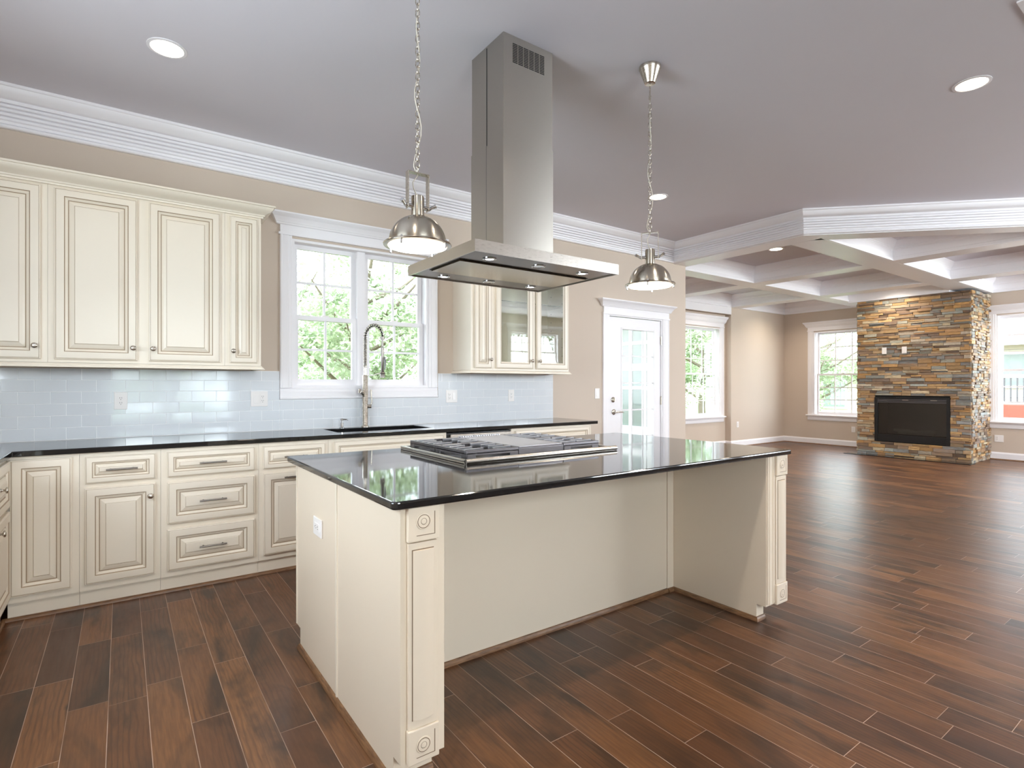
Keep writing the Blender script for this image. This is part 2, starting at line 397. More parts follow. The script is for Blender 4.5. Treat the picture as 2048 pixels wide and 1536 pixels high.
ZB = 2.832
def beam(x0, x1, y0, y1):
    return struct(MB().box(x0, x1, y0, y1, ZB, H).build('ceiling_beam', M['trim'], bevel=.004))
beam(5.812, 6.07, 2.885, WY-.002)
mb = MB()                                      # the 45 degree leg
o = [(5.812, 2.884), (6.07, 2.884), (6.07, 2.92), (9.9, -.91), (9.602, -.91)]
mb.add([(x, y, z) for z in (ZB, H) for x, y in o], [(0, 1, 2, 3, 4), (5, 6, 7, 8, 9)]+[(i, (i+1) % 5, 5+(i+1) % 5, 5+i) for i in range(5)])
struct(mb.build('ceiling_beam', M['trim']))
XB = [(6.07, 7.93), (8.20, 10.02), (10.32, 12.08)]
YB = [(1.25, 2.825), (3.14, 4.69), (4.92, 6.41)]
beam(6.07, 12.08, 2.825, 3.14); beam(6.07, 12.08, 4.69, 4.92); beam(7.95, 12.08, .95, 1.25)
for a, b in ((7.93, 8.20), (10.02, 10.32)):
    for c, d in YB: beam(a, b, c, d)
beam(12.08, 12.1, .95, 6.41); beam(6.07, 12.1, 6.41, 6.43)
RC = [(0, H), (.075, H), (.075, H-.012), (.066, H-.020), (.052, H-.045), (.036, H-.064), (.022, H-.074), (.020, H-.084), (.014, H-.088), (.014, H-.104), (.007, H-.109), (0, H-.12)]
RL = [(0, ZB+.05), (.006, ZB+.045), (.010, ZB+.034), (.010, ZB+.022), (.016, ZB+.018), (.016, ZB+.001), (0, ZB+.001)]
for i, (a, b) in enumerate(XB):
    for j, (c, d) in enumerate(YB):
        p = [(a, c), (b, c), (b, d), (a, d)]
        if i == 0 and j == 0: p = [(7.74, 1.25), (b, c), (b, d), (6.165, 2.825)]
        mb = MB().sweep(p, RC, True).sweep(p, RL, True)
        struct(mb.build('trim_%d' % (2+i*3+j), M['trim'], smooth=25))
# nook soffit edge
struct(MB().box(6.06, 10.04, YN-.012, YN, 2.69, ZB).build('trim_11', M['trim']))

BASE = [(0, .127), (.006, .127), (.010, .118), (.012, .108), (.015, .104), (.015, 0), (0, 0)]
SHOE = [(.015, .018), (.022, .017), (.029, .010), (.031, 0), (.015, 0)]
def baseboard(name, path):
    o = struct(MB().sweep(path, BASE).build(name, M['trim'], smooth=30))
    MB().sweep(path, SHOE).build('shoe_moulding', M['oak'], o, smooth=40)
baseboard('baseboard_far', [(XR, 4.54), (XR, YN), (10.044, YN), (10.044, 6.56), (6.06, 6.56)])
baseboard('baseboard_fireplace', [(XR, YF), (XR, 2.85)])
baseboard('baseboard_back', [(6.055, WY), (5.712, WY)])

# ------------------------------------------------------------------ windows and the door
def fbox(mb, tf, u0, u1, d0, d1, z0, z1, mi=0):
    v = [tf(u, d, z) for z in (z0, z1) for d in (d0, d1) for u in (u0, u1)]
    mb.add(v, [(0, 2, 3, 1), (4, 5, 7, 6), (0, 1, 5, 4), (2, 6, 7, 3), (0, 4, 6, 2), (1, 3, 7, 5)], mi)
def fprism(mb, tf, prof, u0, u1, mi=0):
    """profile (d, z) extruded along u"""
    n = len(prof); v = [tf(u, d, z) for u in (u0, u1) for d, z in prof]
    mb.add(v, [tuple(range(n)), tuple(range(n, 2*n))]+[(i, (i+1) % n, n+(i+1) % n, n+i) for i in range(n)], mi)
def head(mb, tf, u0, u1, z0, ft, ch):
    """frieze board with a mitred crown cap over it"""
    fbox(mb, tf, u0-.012, u1+.012, 0, .026, z0-.012, z0+.006)
    fbox(mb, tf, u0, u1, 0, .02, z0, z0+ft)
    z = z0+ft
    pr = [(.022, z), (.030, z+.006), (.032, z+.014), (.036, z+.018), (.042, z+.03), (.056, z+ch*.6), (.074, z+ch*.78), (.078, z+ch*.84), (.082, z+ch*.86), (.082, z+ch)]
    vs, fs = [], []
    for d, zz in pr: vs += [tf(u0-d, 0, zz), tf(u0-d, d, zz), tf(u1+d, d, zz), tf(u1+d, 0, zz)]
    n = len(pr)
    for i in range(n-1):
        for k in range(3): fs.append((i*4+k, i*4+k+1, i*4+4+k+1, i*4+4+k))
    fs += [(0, 1, 2, 3), tuple((n-1)*4+k for k in (3, 2, 1, 0))]
    mb.add(vs, fs)
def casing_v(mb, tf, u0, u1, z0, z1):
    wd = u1-u0
    v = []
    pr = [(0, 0), (0, .016), (.006, .02), (.016, .02), (.02, .016), (wd-.03, .016), (wd-.024, .012), (wd-.006, .012), (wd, .008), (wd, 0)]
    if abs(wd) > 0:
        n = len(pr)
        v = [tf(u0+a, d, z) for z in (z0, z1) for a, d in pr]
        mb.add(v, [tuple(range(n)), tuple(range(n, 2*n))]+[(i, (i+1) % n, n+(i+1) % n, n+i) for i in range(n)])
def window(n, tf, op, units, cols, rows, cw, ft, ch, picture=False, mid=None, det=True):
    u0, u1, z0, z1 = op
    root = sempty('window_%d' % n, tf((u0+u1)/2, 0, z0))
    mb = MB()
    casing_v(mb, tf, u0-cw, u0, z0, z1+.03)
    v0 = len(mb.v)
    mb2 = MB(); casing_v(mb2, lambda u, d, z: tf(2*u1-u+cw-cw, d, z), u1-cw, u1, z0, z1+.03)
    mb.add(mb2.v, mb2.f)
    if picture:
        fprism(mb, tf, [(0, z0-cw), (.016, z0-cw), (.02, z0-cw+.006), (.02, z0-cw+.016), (.016, z0-cw+.02), (.016, z0-.03), (.012, z0-.024), (.012, z0-.006), (0, z0)], u0-cw, u1+cw)
    mb.build('window_casing', M['trim'], root)
    mb = MB(); head(mb, tf, u0-cw, u1+cw, z1+.03, ft, ch); mb.build('head_moulding', M['trim'], root)
    mb = MB()
    for a, b, c, d in ((u0, u0+.02, z0, z1), (u1-.02, u1, z0, z1), (u0+.02, u1-.02, z0, z0+.02), (u0+.02, u1-.02, z1-.02, z1+.0)): fbox(mb, tf, a, b, -.15, .002, c, d)
    for (a, b), (c, d) in zip(units[:-1], units[1:]): fbox(mb, tf, b, c, -.15, -.045, z0+.02, z1-.02)
    mb.build('jamb', M['trim'], root)
    if not picture:
        mb = MB(); fbox(mb, tf, u0-cw-.03, u1+cw+.03, -.06, .055, z0-.022, z0+.004); mb.build('window_stool', M['trim'], root, bevel=.006)
        mb = MB(); fprism(mb, tf, [(0, z0-.022), (.02, z0-.022), (.02, z0-.04), (.014, z0-.05), (.014, z0-.105), (.008, z0-.115), (0, z0-.115)], u0-cw-.004, u1+cw+.004)
        mb.build('window_apron', M['trim'], root)
    zm = mid or (z0+z1)/2
    for a, b in units:
        for nme, zz0, zz1, d0, d1 in (('lower_sash', z0+.02, zm+.018, -.085, -.055), ('upper_sash', zm-.018, z1-.02, -.118, -.088)):
            st = .042; mb = MB()
            lo = .05 if nme == 'lower_sash' else .036
            fbox(mb, tf, a, a+st, d0, d1, zz0, zz1); fbox(mb, tf, b-st, b, d0, d1, zz0, zz1)
            fbox(mb, tf, a+st, b-st, d0, d1, zz0, zz0+lo); fbox(mb, tf, a+st, b-st, d0, d1, zz1-.036, zz1)
            sash = mb.build(nme, M['trim'], root)
            dm = (d0+d1)/2; mt = .009; mb = MB()
            ga, gb, gc, gd = a+st, b-st, zz0+lo, zz1-.036
            for k in range(1, cols): u = ga+(gb-ga)*k/cols; fbox(mb, tf, u-mt, u+mt, dm-.006, dm+.006, gc, gd)
            for k in range(1, rows): z = gc+(gd-gc)*k/rows; fbox(mb, tf, ga, gb, dm-.005, dm+.005, z-mt, z+mt)
            mb.build('muntins', M['trim'], sash)
            mb = MB(); fbox(mb, tf, ga-.004, gb+.004, dm-.0015, dm+.0015, gc-.004, gd+.004); mb.build('glass', M['glass'], sash)
        mb = MB(); fbox(mb, tf, (a+b)/2-.03, (a+b)/2+.03, -.085, -.062, zm+.018, zm+.03); mb.build('sash_lock', M['plate'], root)
    return root
window(1, tfB, KW, [(1.116, 1.642), (1.712, 2.268)], 2, 2, .0915, .065, .09, True, 1.815)
window(2, tfN, NW, [(8.67, 9.80)], 3, 3, .115, .07, .13, False, 1.485)
window(3, tfR, RW1, [(4.70, 5.75)], 3, 3, .115, .07, .11, False, 1.485)
window(4, tfR, RW2, [(1.66, 2.745)], 3, 3, .095, .05, .085, False, 1.515)
window(5, tfF, FW[0], [(-.18, .78), (.82, 1.78)], 3, 3, .1, .07, .1)
window(6, tfF, FW[1], [(5.97, 7.68)], 4, 2, .1, .07, .1)  # unseen high window, added to carry a fill lamp
window(7, tfF, FW[3], [(10.12, 11.98)], 4, 2, .1, .07, .1)  # unseen, added for more fill at the fireplace end
window(9, tfF, FW[2], [(8.12, 9.68)], 4, 2, .1, .07, .1)  # unseen, added to throw light up into the coffers
window(8, lambda u, d, z: (XL+d, u, z), LWN, [(1.22, 2.78)], 3, 2, .1, .07, .1)  # unseen window, added to brighten the island's left side

# glazed back door
dr = sempty('door_1', (5.1, WY, 0))
mb = MB(); casing_v(mb, tfB, 4.527, 4.627, 0, 2.105)
mb2 = MB(); casing_v(mb2, lambda u, d, z: tfB(2*5.59-u, d, z), 5.474, 5.59, 0, 2.105); mb.add(mb2.v, mb2.f)
mb.build('door_casing', M['trim'], dr)
mb = MB(); head(mb, tfB, 4.535, 5.70, 2.105, .075, .085); mb.build('head_moulding', M['trim'], dr)
mb = MB()
for a, b, c, d in ((4.625, 4.645, 0, 2.10), (5.57, 5.59, 0, 2.10), (4.645, 5.57, 2.08, 2.10)): fbox(mb, tfB, a, b, -.158, .001, c, d)
mb.build('door_jamb', M['trim'], dr)
GX0, GX1, GZ0, GZ1 = 4.862, 5.45, .30, 1.945
mb = MB()
for a, b, c, d in ((4.649, GX0, .012, 2.072), (GX1, 5.566, .012, 2.072), (GX0, GX1, .012, GZ0), (GX0, GX1, GZ1, 2.072)): fbox(mb, tfB, a, b, -.058, -.014, c, d)
leaf = mb.build('door_leaf', M['trim'], dr)
mb = MB()
for a, b, c, d in ((GX0-.012, GX0+.012, GZ0-.012, GZ1+.012), (GX1-.012, GX1+.012, GZ0-.012, GZ1+.012), (GX0+.012, GX1-.012, GZ0-.012, GZ0+.012), (GX0+.012, GX1-.012, GZ1-.012, GZ1+.012)): fbox(mb, tfB, a, b, -.05, -.008, c, d)
mb.build('glazing_bead', M['trim'], leaf, bevel=.004)
mb = MB()
for k in (1, 2): u = GX0+(GX1-GX0)*k/3+(.0 if k == 1 else .0); fbox(mb, tfB, u-.008, u+.008, -.042, -.03, GZ0, GZ1)
for k in range(1, 5): z = GZ1-.327*k; fbox(mb, tfB, GX0, GX1, -.041, -.031, z-.008, z+.008)
mb.build('muntins', M['trim'], leaf)
mb = MB(); fbox(mb, tfB, GX0, GX1, -.038, -.035, GZ0, GZ1); mb.build('glass', M['glass'], leaf)
for z in (1.829, 1.069, .25):
    mb = MB(); fbox(mb, tfB, 5.562, 5.580, -.02, -.006, z-.05, z+.05); mb.cyl((5.571, WY+.004, z-.052), (5.571, WY+.004, z+.052), .007, 10); mb.build('door_hinge', M['nickel'], dr)
mb = MB(); X = Matrix.Translation((4.715, WY+.014, 1.093)) @ Matrix.Rotation(R(90), 4, 'X')
mb.lathe([(.032, 0), (.032, .006), (.026, .012), (.018, .014), (.018, .02), (0, .021)], 20, 0, X); mb.box(4.71, 4.72, WY-.016, WY-.004, 1.075, 1.111); mb.build('deadbolt', M['nickel'], dr, smooth=35)
mb = MB(); X = Matrix.Translation((4.727, WY+.014, .948)) @ Matrix.Rotation(R(90), 4, 'X')
mb.lathe([(.033, 0), (.033, .005), (.026, .012), (.013, .014), (.012, .05), (0, .052)], 20, 0, X)
mb.tube([(4.727, WY-.034, .948), (4.76, WY-.036, .951), (4.80, WY-.036, .949), (4.835, WY-.034, .944), (4.85, WY-.03, .942)], [.01, .009, .008, .0075, .006], 10)
mb.build('door_lever', M['nickel'], dr, smooth=40)
struct(MB().box(4.63, 5.585, 4.54, 4.70, .0, .012).build('trim_12', M['oak']))

# ------------------------------------------------------------------ cabinets
CM = [M['cream'], M['glaze'], M['gap']]
def dprof(wd, ht, k=.098, hole=False):
    s = min(1, .43*min(wd, ht)/k)
    P = [(0, 0, 0), (0, .014, 0), (.002, .018, 0), (.0065, .0195, 0), (.008, .0175, 1), (.0095, .0195, 0), (.030, .0215, 0), (.046, .0205, 0), (.0485, .0165, 1),
         (.051, .0165, 1), (.053, .0155, 0), (.058, .012, 0), (.064, .0085, 0)]
    if hole: P += [(.066, .0045, 0), (.066, 0, 0)]
    else: P += [(.066, .0055, 1), (.069, .0065, 1), (.071, .008, 0), (.082, .0125, 0), (.094, .0165, 0), (.0955, .0155, 1), (.098, .0185, 0)]
    return [(a*s, b, c) for a, b, c in P]
KNOB = [(.0085, 0), (.0085, .002), (.0055, .006), (.005, .013), (.008, .017), (.0145, .020), (.0160, .0235), (.0145, .0275), (.009, .030), (0, .031)]
def knob(parent, x, z, X, out=.02):
    T_ = X @ Matrix.Translation((x, out, z)) @ Matrix.Rotation(R(-90), 4, 'X')
    MB().lathe(KNOB, 18, 0, T_).build('knob', M['nickel'], parent, smooth=50)
def pull(parent, x, z, X, L=.14, out=.018):
    mb = MB(); mb.cyl((x-L/2, out+.03, z), (x+L/2, out+.03, z), .0055, 12, 0, X)
    for a in (-.36, .36): mb.cyl((x+a*L, out-.006, z), (x+a*L, out+.03, z), .0045, 10, 0, X)
    mb.build('bar_pull', M['pull'], parent, smooth=50)
def door(parent, x0, x1, z0, z1, X, kn=None, pl=None, name='door', glass=False):
    pr = dprof(x1-x0, z1-z0, hole=glass)
    mb = MB().panel(x0, x1, z0, z1, pr, X, 0, glass)
    d = mb.build(name, CM, parent, smooth=18)
    if glass:
        s = pr[-1][0]-.004
        MB().box(x0+s, x1-s, .006, .009, z0+s, z1-s, 0, X).build('glass_pane', M['cabglass'], d)
    if kn: knob(d, kn[0], kn[1], X)
    if pl: pull(d, pl[0], pl[1], X, pl[2] if len(pl) > 2 else .14)
    return d
UY = 4.21; UB, UT = 1.403, 2.452
def upper(label, x0, x1, doors, group, glass=False):
    t = thing('wall_cabinet', label, 'cabinet', ((x0+x1)/2, WY, UB), 0, group)
    mb = MB(); x0 += .0005; x1 -= .0005
    if not glass: mb.box(x0, x1, UY, WY-.002, UB, UT)
    else:
        mb.box(x0, x0+.018, UY+.02, WY-.002, UB, UT); mb.box(x1-.018, x1, UY+.02, WY-.002, UB, UT)
        mb.box(x0+.018, x1-.018, UY+.02, WY-.002, UB, UB+.018); mb.box(x0+.018, x1-.018, UY+.02, WY-.002, UT-.018, UT)
        mb.box(x0+.018, x1-.018, WY-.01, WY-.002, UB+.018, UT-.018)
        for a, b, c, d in ((x0, x0+.035, UB, UT), (x1-.035, x1, UB, UT), ((x0+x1)/2-.03, (x0+x1)/2+.03, UB+.04, UT-.04), (x0+.035, x1-.035, UB, UB+.04), (x0+.035, x1-.035, UT-.04, UT)): mb.box(a, b, UY, UY+.02, c, d)
        for z in range(9):
            for yy in (4.29, 4.47):
                for xx in (x0+.0185, x1-.0185): mb.box(xx-.0006, xx+.0006, yy-.004, yy+.004, 1.56+z*.09, 1.568+z*.09, 2)
    mb.build('body', CM, t)
    for d in doors: door(t, d[0], d[1], 1.421, 2.438, FY(UY), d[2], None, 'door', glass)
    if glass:
        for z in (2.06,): MB().box(x0+.02, x1-.02, UY+.03, WY-.012, z, z+.006).build('shelf', M['cabglass'], t)
    return t
g = 'cream wall cabinets along the sink wall'
upper('cream wall cabinet cut off by the left edge of the photo, single knob', XL+.005, -.357, [(-.86, -.387, (-.413, 1.498))], g)
upper('wide cream two-door wall cabinet with knobs meeting in the middle', -.357, .575, [(-.327, .079, (.057, 1.5)), (.14, .547, (.162, 1.5))], g)
upper('narrow cream wall cabinet left of the kitchen window', .575, .806, [(.605, .780, (.624, 1.503))], g)
upper('narrow cream wall cabinet right of the kitchen window', 2.551, 2.79, [(2.583, 2.766, (2.748, 1.501))], g)
upper('cream wall cabinet with two clear glass doors', 2.79, 3.718, [(2.815, 3.248, (3.224, 1.5)), (3.291, 3.698, (3.325, 1.5))], g, True)
RAIL = [(0, UB-.002), (.004, UB-.002), (.008, UB-.008), (.010, UB-.012), (.016, UB-.014), (.016, UB-.020), (.022, UB-.023), (.022, UB-.027), (0, UB-.027)]
CC = [(.002, 2.4525), (.012, 2.4525), (.014, 2.463), (.020, 2.466), (.022, 2.474), (.034, 2.484), (.054, 2.494), (.066, 2.506), (.072, 2.516), (.074, 2.522), (.082, 2.524), (.082, 2.535), (.002, 2.535)]
def ctrim(path, tag_l, name, cat, prof):
    o = MB().sweep(path, prof).build(name, M['cream'], smooth=25); tag(o, tag_l, cat); return o
lp = [(.806, WY-.003), (.806, UY), (XL+.005, UY)]
rp = [(3.718, WY-.003), (3.718, UY), (2.551, UY), (2.551, WY-.003)]
ctrim(lp, 'cream crown moulding on top of the left wall cabinets', 'cabinet_crown', 'moulding', CC)
ctrim(lp, 'cream light rail under the left wall cabinets', 'light_rail', 'moulding', RAIL)
ctrim(rp, 'cream light rail under the glass door wall cabinet', 'light_rail', 'moulding', RAIL)

BF = 3.93; BT = .883
def base(label, x0, x1, fronts, group, X=None, loc=None, name='base_cabinet'):
    t = thing(name, label, 'cabinet', loc or ((x0+x1)/2, BF, 0), 0, group)
    mb = MB(); e = .0006
    if 'sink' in label:
        mb.box(x0+e, x1-e, BF, BF+.02, .098, BT).box(x0+e, x1-e, BF+.02, WY-.002, .098, .655).box(x0+e, x0+.02, BF+.02, WY-.002, .655, BT).box(x1-.02, x1-e, BF+.02, WY-.002, .655, BT).box(x0+e, x1-e, BF+.022, WY-.01, 0, .098)
    elif X is None:
        mb.box(x0+e, x1-e, BF, WY-.002, .098, BT); mb.box(x0+e, x1-e, BF+.022, WY-.01, 0, .098)
    else: mb.box(x0+e, x1-e, -.62, 0, .098, BT, 0, X); mb.box(x0+e, x1-e, -.62, -.022, 0, .098, 0, X)
    mb.build('body', CM, t)
    for f in fronts: door(t, *f[:4], X or FY(BF), f[5] if f[4] == 'k' else None, f[5] if f[4] == 'p' else None, f[6])
    return t
g = 'cream base cabinets along the sink wall'
base('cream corner base cabinet with one tall narrow door', -.50+.0, -.196, [(-.487, -.229, .134, .866, '', None, 'door')], g)
base('cream base cabinet with one drawer over one knobbed door', -.196, .19, [(-.17, .163, .708, .859, 'p', (0, .783, .15), 'drawer'), (-.172, .163, .135, .681, 'k', (.138, .608), 'door')], g)
base('cream three-drawer base cabinet with a bar pull on each drawer', .19, .738, [(.224, .712, z0, z1, 'p', (.468, (z0+z1)/2, .15), 'drawer') for z0, z1 in ((.707, .859), (.421, .674), (.136, .387))], g)
base('cream base cabinet half hidden by the island corner, pull-out below a drawer', .738, 1.197, [(.763, 1.172, .709, .858, 'p', (.967, .783, .15), 'drawer'), (.765, 1.172, .134, .68, 'p', (.967, .645, .15), 'door')], g)
base('cream sink base cabinet under the black sink', 1.197, 2.148, [(1.234, 2.115, .709, .862, '', None, 'false_front'), (1.234, 1.668, .134, .68, 'k', (1.64, .61), 'door'), (1.68, 2.115, .134, .68, 'k', (1.71, .61), 'door')], g)
base('cream base cabinet at the right end by the back door', 2.795, 3.763, [(2.835, 3.73, .709, .862, 'p', (3.28, .785, .15), 'drawer'), (2.835, 3.275, .134, .68, 'k', (3.25, .61), 'door'), (3.287, 3.73, .134, .68, 'k', (3.31, .61), 'door')], g)
LX = FX(-.50)
base('cream base cabinet facing right at the inner corner, two stacked fronts', 3.47, 3.905, [(3.50, 3.895, .62, .866, 'k', (3.60, .755), 'drawer'), (3.50, 3.895, .134, .60, 'k', (3.53, .557), 'door')], None, LX, (-.5, 3.7, 0))
base('cream base cabinet along the left wall out past the frame', 2.4, 3.47, [(2.42, 2.92, .134, .866, 'k', (2.88, .75), 'door'), (2.95, 3.44, .134, .866, 'k', (2.98, .75), 'door')], None, LX, (-.5, 2.9, 0))
struct(MB().sweep([(3.76, BF+.022), (-.522, BF+.022), (-.522, 2.4)], [(0, .018), (.007, .017), (.014, .010), (.016, 0), (0, 0)]).build('trim_13', M['oak'], smooth=40))

# dishwasher
t = thing('dishwasher', 'stainless steel dishwasher beside the sink base cabinet', 'dishwasher', (2.47, 3.93, 0))
MB().box(2.152, 2.79, BF+.01, WY-.03, .09, .872).box(2.16, 2.785, BF+.03, BF+.2, 0, .09).build('tub', M['black'], t)
MB().box(2.178, 2.784, BF-.02, BF+.012, .10, .79).build('door_panel', M['steelh'], t, bevel=.004)
MB().box(2.178, 2.784, BF-.022, BF+.012, .795, .862).build('control_strip', M['steelh'], t, bevel=.004)
mb = MB().cyl((2.22, BF-.055, .765), (2.74, BF-.055, .765), .009, 14)
for x in (2.25, 2.71): mb.cyl((x, BF-.055, .765), (x, BF-.018, .765), .007, 10)
mb.build('handle', M['steel'], t, smooth=40)

# worktop: one L of black granite with an undermount sink hole
SX0, SX1, SY0, SY1 = 1.31, 2.09, 4.06, 4.42
def slab(name, polys, z0, z1, bev):
    bm = bmesh.new(); cache = {}
    def V(x, y):
        k = (round(x, 4), round(y, 4))
        if k not in cache: cache[k] = bm.verts.new((x, y, z1))
        return cache[k]
    for p in polys: bm.faces.new([V(*q) for q in p])
    r = bmesh.ops.extrude_face_region(bm, geom=bm.faces[:])
    bmesh.ops.translate(bm, verts=[e for e in r['geom'] if isinstance(e, bmesh.types.BMVert)], vec=(0, 0, z0-z1))
    bmesh.ops.recalc_face_normals(bm, faces=bm.faces)
    me = bpy.data.meshes.new(name); bm.to_mesh(me); bm.free(); me.materials.append(M['granite'])
    o = bpy.data.objects.new(name, me); col.objects.link(o)
    b = o.modifiers.new('edge', 'BEVEL'); b.width = bev; b.segments = 3; b.limit_method = 'ANGLE'; b.angle_limit = R(40)
    return o
CY = 3.90; yb = WY-.003; xl = XL+.004
rects = lambda xs, ys, skip: [[(xs[i], ys[j]), (xs[i+1], ys[j]), (xs[i+1], ys[j+1]), (xs[i], ys[j+1])] for i in range(len(xs)-1) for j in range(len(ys)-1) if not skip(i, j)]
xs = [xl, -.476, SX0, SX1, 3.829]; ys = [2.4, CY, SY0, SY1, yb]
o = slab('worktop', rects(xs, ys, lambda i, j: (i > 0 and j == 0) or (i == 2 and j == 2)), .884, .914, .004)
tag(o, 'long black granite worktop along the sink wall turning the left corner', 'worktop')
t = thing('kitchen_sink', 'black undermount sink below the kitchen window', 'sink', ((SX0+SX1)/2, (SY0+SY1)/2, .68))
mb = MB(); a, b, c, d = SX0-.006, SX1+.006, SY0-.006, SY1+.006; zt = .8835
mb.box(a-.012, a, c, d, .68, zt); mb.box(b, b+.012, c, d, .68, zt); mb.box(a-.012, b+.012, c-.012, c, .68, zt); mb.box(a-.012, b+.012, d, d+.012, .68, zt); mb.box(a-.012, b+.012, c-.012, d+.012, .668, .68)
mb.build('bowl', M['black'], t)
MB().lathe([(.045, .6805), (.045, .684), (.03, .684), (.028, .681), (0, .681)], 24, 0, Matrix.Translation((1.7, 4.26, 0))).build('drain', M['nickel'], t, smooth=40)

# spring faucet
FXx, FYy = 1.672, 4.478
t = thing('spring_faucet', 'tall brushed nickel spring pull-down faucet behind the sink', 'faucet', (FXx, FYy, .914))
TF = Matrix.Translation((FXx, FYy, .914))
MB().lathe([(.032, 0), (.032, .006), (.026, .012), (.0235, .016), (.0235, .43), (.021, .436), (.0135, .438), (.0135, .51), (0, .512)], 24, 0, TF).build('body', M['nickel'], t, smooth=40)
dirv = Vector((.075, -.20)).normalized()
def arch(s):                                   # 0..1 along riser, bow and drop
    if s < .58: return Vector((0, 0, .50+(s/.58)*.245))
    a = (s-.58)/.42*pi*1.02; r = .105
    return Vector((dirv.x*r*(1-cos(a)), dirv.y*r*(1-cos(a)), .745+r*1.0*sin(a)))
pts = []; n = 620
for i in range(n):
    s = i/(n-1); p = arch(s); q = arch(min(1, s+.004)); q0 = arch(max(0, s-.004)); tg = (q-q0).normalized()
    sd = Vector((-dirv.y, dirv.x, 0)); nn = sd.cross(tg).normalized(); a = s*2*pi*34
    pts.append(p+(sd*cos(a)+nn*sin(a))*.0145)
MB().tube(pts, .0034, 6, 0, False, TF).build('spring', M['nickel'], t, smooth=60)
MB().tube([arch(i/40) for i in range(41)], .0075, 8, 0, False, TF).build('hose', M['black'], t, smooth=60)
e = arch(1); hx = Vector((dirv.x, dirv.y, 0))
mb = MB().tube([e+Vector((0, 0, .012)), e+Vector((0, 0, -.012))], .0185, 14, 0, False, TF)
mb.tube([e, e+Vector((0, 0, -.07)), e+Vector((0, 0, -.075)), e+Vector((0, 0, -.14))], [.0085, .0085, .014, .014], 12, 0, False, TF)
mb.tube([e+Vector((0, 0, -.14)), e+Vector((0, 0, -.27)), e+Vector((0, 0, -.28)), e+Vector((0, 0, -.325))], [.0115, .0125, .019, .021], 14, 0, False, TF)
sh = mb.build('spray_head', M['pull'], t, smooth=40)
MB().tube([e+hx*.022+Vector((0, 0, -.155)), e+hx*.032+Vector((0, 0, -.19)), e+hx*.028+Vector((0, 0, -.26))], [.006, .008, .005], 10, 0, False, TF).build('spray_trigger', M['iron'], sh, smooth=50)
z = e.z-.275
mb = MB().tube([Vector((0, 0, z-.03)), Vector((e.x*.45, e.y*.45, z-.03)), Vector((e.x*.86, e.y*.86, z-.012))], .0045, 8, 0, False, TF)
mb.tube([Vector((e.x+.024*cos(a), e.y+.024*sin(a), z-.012)) for a in [k*pi/9 for k in range(18)]], .004, 6, 0, True, TF)
mb.build('holder_arm', M['nickel'], t, smooth=50)
mb = MB().cyl((0, 0, .173), (.046, -.022, .173), .0155, 16, 0, TF).tube([(.042, -.02, .178), (.050, -.024, .21), (.046, -.022, .255), (.044, -.021, .315)], [.0055, .005, .0048, .0065], 10, 0, False, TF)
mb.build('lever_handle', M['nickel'], t, smooth=50)
mb = MB().tube([(-.01, -.006, .258), (-.048, -.04, .292)], [.011, .012], 14, 0, False, TF).tube([(-.044, -.036, .288), (-.066, -.055, .306), (-.068, -.057, .288)], [.014, .0165, .012], 14, 0, False, TF)
mb.build('side_spout', M['nickel'], t, smooth=50)
t = thing('soap_pump', 'small chrome soap pump beside the spring faucet', 'soap pump', (1.47, 4.44, .914))
T2 = Matrix.Translation((1.47, 4.462, .914))
MB().lathe([(.021, 0), (.021, .005), (.013, .010), (.0115, .045), (0, .046)], 18, 0, T2).build('base', M['chrome'], t, smooth=40)
MB().lathe([(.007, .045), (.007, .062), (.013, .064), (.013, .078), (0, .08)], 18, 0, T2).tube([(0, 0, .071), (.03, -.035, .071), (.034, -.04, .064)], [.006, .005, .0045], 10, 0, False, T2).build('nozzle', M['chrome'], t, smooth=40)

